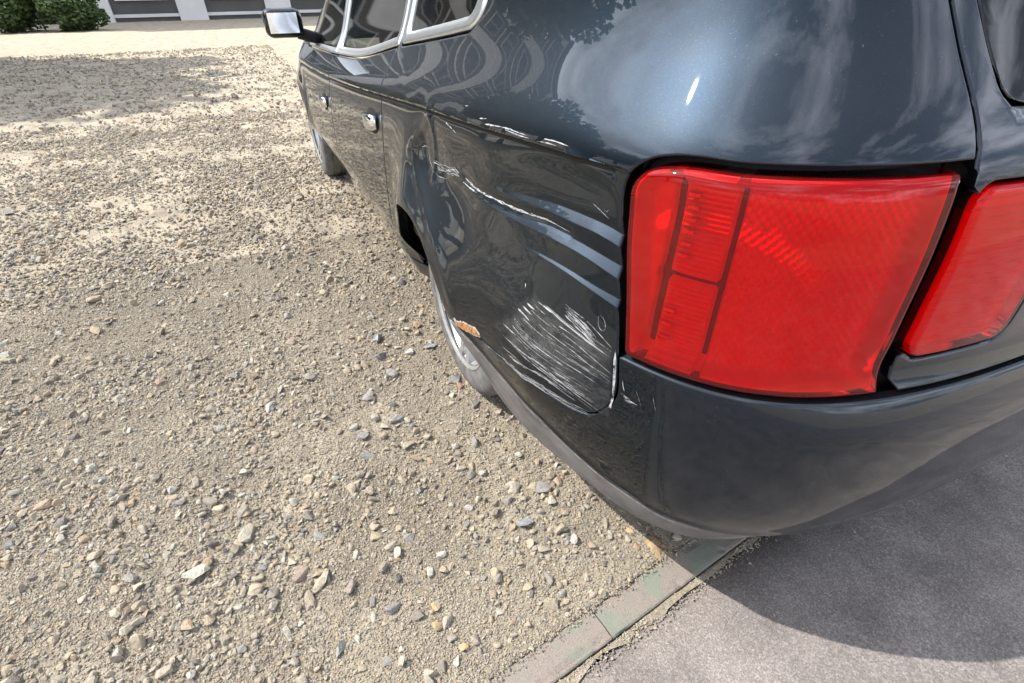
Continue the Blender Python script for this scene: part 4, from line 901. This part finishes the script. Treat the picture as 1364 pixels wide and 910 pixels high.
# named stones that stand out: x, y, half size, colour, label
PALE, GREY, TAN, PINK, DARK, BLUE = (.50, .46, .41), (.33, .31, .29), (.52, .38, .22), (.47, .30, .21), (.13, .12, .12), (.33, .35, .36)
for k, (u, x, y, sz, c, fl, lab) in enumerate(STONES):
    o = put_stone(u, x, y, sz, 900+k, simple('stone_%s' % u, c, .9, var=.22, scale=4, bumps=.03), None, .30, flat=fl)
    tag(o, lab, 'stone', 'loose stones on the gravel')
def kerb_mat():
    m, n, l, b = new_mat('worn_concrete_kerb'); co = objco(n); b.inputs['Roughness'].default_value = .92; b.inputs['Specular IOR Level'].default_value = .2
    base = ramp(n, l, noise(n, l, 330, 5, .8, co), [(.3, (.085, .070, .060)), (.46, (.235, .20, .17)), (.8, (.36, .315, .275))])
    gr = n.new('ShaderNodeMix'); gr.data_type = 'RGBA'; gr.inputs['B'].default_value = (.175, .225, .175, 1)
    l.new(ramp(n, l, noise(n, l, 9, 5, .65, co, .3), [(.49, 0.), (.64, .65)]), gr.inputs['Factor']); l.new(base, gr.inputs['A']); l.new(gr.outputs['Result'], b.inputs['Base Color'])
    bump(n, l, noise(n, l, 330, 4, .7, co), .6, .002, b); return m
M['kerb'] = kerb_mat()
kerb = tag(empty('kerb'), 'narrow concrete edging kerb with faded green paint', kind='structure')
Kang = math.atan2(KD[1], KD[0]); JT = .018
for k in range(-3, 5):
    t0 = JT+k*1.0
    nx, ny = 120, 8; V = []
    for iy, w in enumerate(np.r_[0, 0, .003, np.linspace(.009, KW-.009, ny-3), KW-.003, KW, KW]):
        for xx in np.linspace(.0015, .9985, nx):
            ed = min(w, KW-w); chip = max(0., float(vnoise(np.array([xx*38+k*9]), np.array([iy*.3]), 51)[0])-.35)
            zz = -.16 if iy in (0, ny+2) else -(.004 if ed < .001 else .0012 if ed < .004 else 0)-.010*chip*(ed < .012)-.0007*float(vnoise(np.array([xx*60]), np.array([w*60.]), 52)[0])
            V.append((xx, -w+.0035*chip*(1 if w > KW/2 else -1)*(ed < .004), zz))
    i = np.arange(len(V)).reshape(-1, nx); F = [tuple(int(q) for q in f) for f in np.c_[i[:-1, :-1].ravel(), i[1:, :-1].ravel(), i[1:, 1:].ravel(), i[:-1, 1:].ravel()]]
    F += [tuple(int(q) for q in i[:, 0]), tuple(int(q) for q in i[::-1, -1])]
    b = MB(); b.add(V, F); o = b.build('kerb_stone', M['kerb'], kerb)
    p = KP+KD*t0; o.location = (p[0], p[1], .006+.001*(k % 2)); o.rotation_euler = (0, 0, Kang)
def pave_mat():
    m, n, l, b = new_mat('grey_asphalt_path'); co = objco(n); b.inputs['Roughness'].default_value = .9; b.inputs['Specular IOR Level'].default_value = .25
    c = ramp(n, l, noise(n, l, 300, 5, .85, co), [(.34, (.11, .096, .088)), (.5, (.265, .235, .215)), (.68, (.44, .40, .37))])
    vo = n.new('ShaderNodeTexVoronoi'); vo.inputs['Scale'].default_value = 240; l.new(co, vo.inputs['Vector'])
    chips = ramp(n, l, vo.outputs['Color'], [(.15, .55), (.6, 1.0), (.9, 1.7)])
    cm = n.new('ShaderNodeMix'); cm.data_type = 'RGBA'; cm.blend_type = 'MULTIPLY'; cm.inputs['Factor'].default_value = .42; l.new(c, cm.inputs['A']); l.new(chips, cm.inputs['B']); c = cm.outputs['Result']
    mx = n.new('ShaderNodeMix'); mx.data_type = 'RGBA'; mx.blend_type = 'MULTIPLY'; mx.inputs['Factor'].default_value = 1
    l.new(c, mx.inputs['A']); l.new(ramp(n, l, noise(n, l, 6, 5, .6, co), [(.35, .70), (.65, 1.12)]), mx.inputs['B']); l.new(mx.outputs['Result'], b.inputs['Base Color'])
    bump(n, l, noise(n, l, 380, 4, .7, co), .8, .003, b); return m
M['pave'] = pave_mat()
q0 = KP-KN*(KW+.012)
V = []; nt, nw = 160, 30
for a in np.linspace(-6, 6, nt):
    for w in np.r_[0, np.linspace(.006, 3.0, nw-1)]:
        p = q0+KD*a-KN*(w+.004*vnoise(np.array([a*40]), np.array([0.]), 4)[0]*(w < .05)); V.append((p[0], p[1], -.004+.0015*vnoise(np.array([a*7]), np.array([w*7]), 5)[0]-(.014 if w == 0 else 0)))
i = np.arange(nt*nw).reshape(nt, nw); F = np.c_[i[:-1, :-1].ravel(), i[1:, :-1].ravel(), i[1:, 1:].ravel(), i[:-1, 1:].ravel()]
tag(link('path_pavement', mesh('path_pavement', V, F), M['pave']), 'grey asphalt path behind the kerb', kind='structure')
# dirt in the joint between kerb and path
V = []
for a in np.linspace(-6, 6, 400):
    for w in (-.02, .0005, .0035, .010, .013+.016*abs(float(vnoise(np.array([a*22]), np.array([3.3]), 9)[0]))+.006*float(vnoise(np.array([a*70]), np.array([1.1]), 10)[0])):
        p = KP-KN*(KW+w)+KD*a; V.append((p[0], p[1], -.016+.005*vnoise(np.array([a*30]), np.array([w*60]), 8)[0]+(.0165 if w > .002 else 0)))
i = np.arange(2000).reshape(400, 5); F = np.c_[i[:-1, :-1].ravel(), i[1:, :-1].ravel(), i[1:, 1:].ravel(), i[:-1, 1:].ravel()]
tag(link('joint_dirt', mesh('joint_dirt', V, F), M['ground']), 'sandy dirt packed along the kerb edge', kind='structure')

# ------------------------------------------------------------------ what the paint mirrors: a block of flats and trees in front of the car
M['wall'] = simple('grey_brown_render', (.10, .095, .09), .9, var=.15, scale=.8)
M['panel'] = simple('pale_render_strip', (.68, .67, .64), .85, var=.10, scale=.6)
M['frame'] = simple('white_window_frame', (.45, .45, .44), .5)
M['pane'] = simple('dark_window_pane', (.03, .04, .045), .08, var=.3, scale=1, coat=0)
M['roofing'] = simple('dark_roof_edge', (.08, .08, .085), .8)
house = empty('apartment_building', (0, 0, 0))
tag(house, 'multi-storey block of flats with pale vertical strips beyond the car park', 'building')
HW, HH, HD = 36., 24.6, 11.
b = MB().box((-HW/2, 0, 0), (HW/2, HD, HH)); b.build('wall', M['wall'], house)
MB().box((-HW/2-.4, -.4, HH), (HW/2+.4, HD+.4, HH+.5)).build('roof', M['roofing'], house)
bay = 4.5
win_f = MB(); W2, H2 = 1.15, .80
for (a, c) in (((-W2, -.06, -H2), (W2, .02, -H2+.09)), ((-W2, -.06, H2-.09), (W2, .02, H2)), ((-W2, -.06, -H2+.09), (-W2+.09, .02, H2-.09)), ((W2-.09, -.06, -H2+.09), (W2, .02, H2-.09)), ((-.05, -.055, -H2+.09), (.05, .02, H2-.09))): win_f.box(a, c)
wf = None; wp = None; ws = None
for ib in range(8):
    x = -HW/2+bay*(ib+.5)
    MB().box((x-bay/2+.05, -.22, 0), (x-bay/2+1.45, .02, HH-.3)).build('pale_strip', M['panel'], house)
    for fl in range(8):
        z = 1.9+fl*3.0
        if wf is None:
            wo_ = win_f.build('window', M['frame'], house); wf = wo_.data
            pa = MB().box((-W2+.05, -.03, -H2+.05), (W2-.05, .01, H2-.05)).build('pane', M['pane'], wo_); wp = pa.data
            si = MB().box((-W2-.1, -.16, -H2-.09), (W2+.1, .01, -H2)).build('sill', M['panel'], wo_); ws = si.data
        else:
            wo_ = link('window', wf, None, house); link('pane', wp, None, wo_); link('sill', ws, None, wo_)
        wo_.location = (x+.75, -.0, z)
for fl in range(9):
    MB().box((-HW/2, -.10, fl*3.0+.25), (HW/2, .01, fl*3.0+.40)).build('floor_band', M['panel'], house)
az = math.radians(5); hd = 38.
house.location = (hd*math.cos(az)-1.0, hd*math.sin(az), -.05)
house.rotation_euler = (0, 0, az-math.pi/2+math.radians(-6))

def leaf_mat(name, c):
    m, n, l, b = new_mat(name); b.inputs['Roughness'].default_value = .55
    oi = n.new('ShaderNodeNewGeometry')
    l.new(ramp(n, l, oi.outputs['Random Per Island'], [(0, tuple(k*.6 for k in c)), (.6, c), (1, tuple(k*1.5 for k in c))]), b.inputs['Base Color'])
    b.inputs['Transmission Weight'].default_value = 0; return m
M['leaf'] = leaf_mat('green_leaf', (.062, .105, .030)); M['bark'] = simple('brown_bark', (.10, .075, .055), .95, var=.4, scale=6)
def crown_mesh(seed, n=7000):
    r = np.random.default_rng(seed)
    cl = r.normal(0, 1, (26, 3)); cl /= np.linalg.norm(cl, axis=1)[:, None]; cl *= (r.random(26)**.4)[:, None]*np.array([2.1, 2.1, 2.4]); rad = r.uniform(.6, 1.25, 26)
    k = r.integers(0, 26, n); d = r.normal(0, 1, (n, 3)); d /= np.linalg.norm(d, axis=1)[:, None]
    C = cl[k]+d*(rad[k]*r.random(n)**.35)[:, None]
    a = r.normal(0, 1, (n, 3)); a /= np.linalg.norm(a, axis=1)[:, None]; b = np.cross(a, r.normal(0, 1, (n, 3))); b /= np.linalg.norm(b, axis=1)[:, None]
    w = r.uniform(.07, .15, n)[:, None]; V = np.stack([C-a*w*1.5, C+b*w, C+a*w*1.5, C-b*w], 1).reshape(-1, 3)
    return mesh('crown', V, np.arange(4*n).reshape(n, 4), False), cl
crowns = [crown_mesh(s) for s in (1, 2, 3)]
for k, (azd, dist, sc, lab) in enumerate([(34, 18, 1.5, 'tall leafy tree nearest the corner of the flats'), (40.5, 16, 1.4, 'broad leafy tree between two taller ones'), (46.5, 18.5, 1.55, 'tallest leafy tree at the edge of the car park'),
                                         (57, 19, 1.05, 'smaller leafy tree at the edge of the car park'), (66, 18, 1.05, 'leafy tree leaning towards the car park'), (75, 19, 1.2, 'dense leafy tree farthest left of the car'), (86, 17, 1.2, 'leafy tree straight out from the car door')]):
    t = empty('leafy_tree', (dist*math.cos(math.radians(azd)), dist*math.sin(math.radians(azd)), -.05)); t.scale = (sc,)*3; t.rotation_euler.z = k*1.9
    tag(t, lab, 'tree', 'trees round the car park')
    me, cl = crowns[k % 3]
    c = link('crown', me, M['leaf'] if not me.materials else None, t); c.location = (0, 0, 4.2)
    b = MB().tube([(0, 0, 0), (.05, .02, 1.2), (-.04, .05, 2.6), (.02, 0, 4.4)], [.24, .18, .15, .07], 9)
    for q in cl[::4]: b.tube([(0, 0, 2.2+.3*q[2]), tuple(np.array((0, 0, 4.2))*.55+np.array((0, 0, 1.3))+q*.5), (q[0], q[1], 4.2+q[2])], [.08, .05, .015], 6)
    b.build('trunk', M['bark'], t, smooth=True)

# clod of orange-brown sand where the kerb goes under the bumper
def clod():
    n = 26; V = []; F = []
    for i in range(n):
        for j in range(n):
            u, w = i/(n-1)*2-1, j/(n-1)*2-1; r = math.hypot(u, w)
            h = max(0, 1-r*r*(1+.35*vnoise(np.array([u*2]), np.array([w*2]), 31)[0]))*.022+.006*vnoise(np.array([u*7]), np.array([w*7]), 32)[0]-.004
            V.append((u*.040, w*.030, h*.8))
    i = np.arange(n*n).reshape(n, n); F = np.c_[i[:-1, :-1].ravel(), i[1:, :-1].ravel(), i[1:, 1:].ravel(), i[:-1, 1:].ravel()]
    return mesh('sand_clod', V, F)
sc_ = link('sand_clod', clod(), simple('orange_sand', (.30, .215, .13), .95, var=.4, scale=60, bumps=.004)); sc_.location = (CLOD[0], CLOD[1], 0.002)
tag(sc_, 'orange-brown clod of sand under the bumper where the kerb starts', 'clod')

# low shrubs along the foot of the flats
for k in range(6):
    x, y = 28.5+1.1*math.sin(k*2.3), 6.6+k*2.1
    t = empty('shrub', (x, y, -.05)); sc = .34+.06*math.sin(k*1.7); t.scale = (sc*1.3, sc*1.5, sc); t.rotation_euler.z = k
    tag(t, '%s low green shrub from the car in the row before the flats' % ('first', 'second', 'third', 'fourth', 'fifth', 'sixth')[k], 'shrub', 'shrubs at the foot of the flats')
    c = link('crown', crowns[k % 3][0], None, t); c.location = (0, 0, 2.2)
    MB().tube([(0, 0, 0), (.05, 0, 1.2), (0, .1, 2.6)], [.2, .15, .05], 6).build('stem', M['bark'], t)
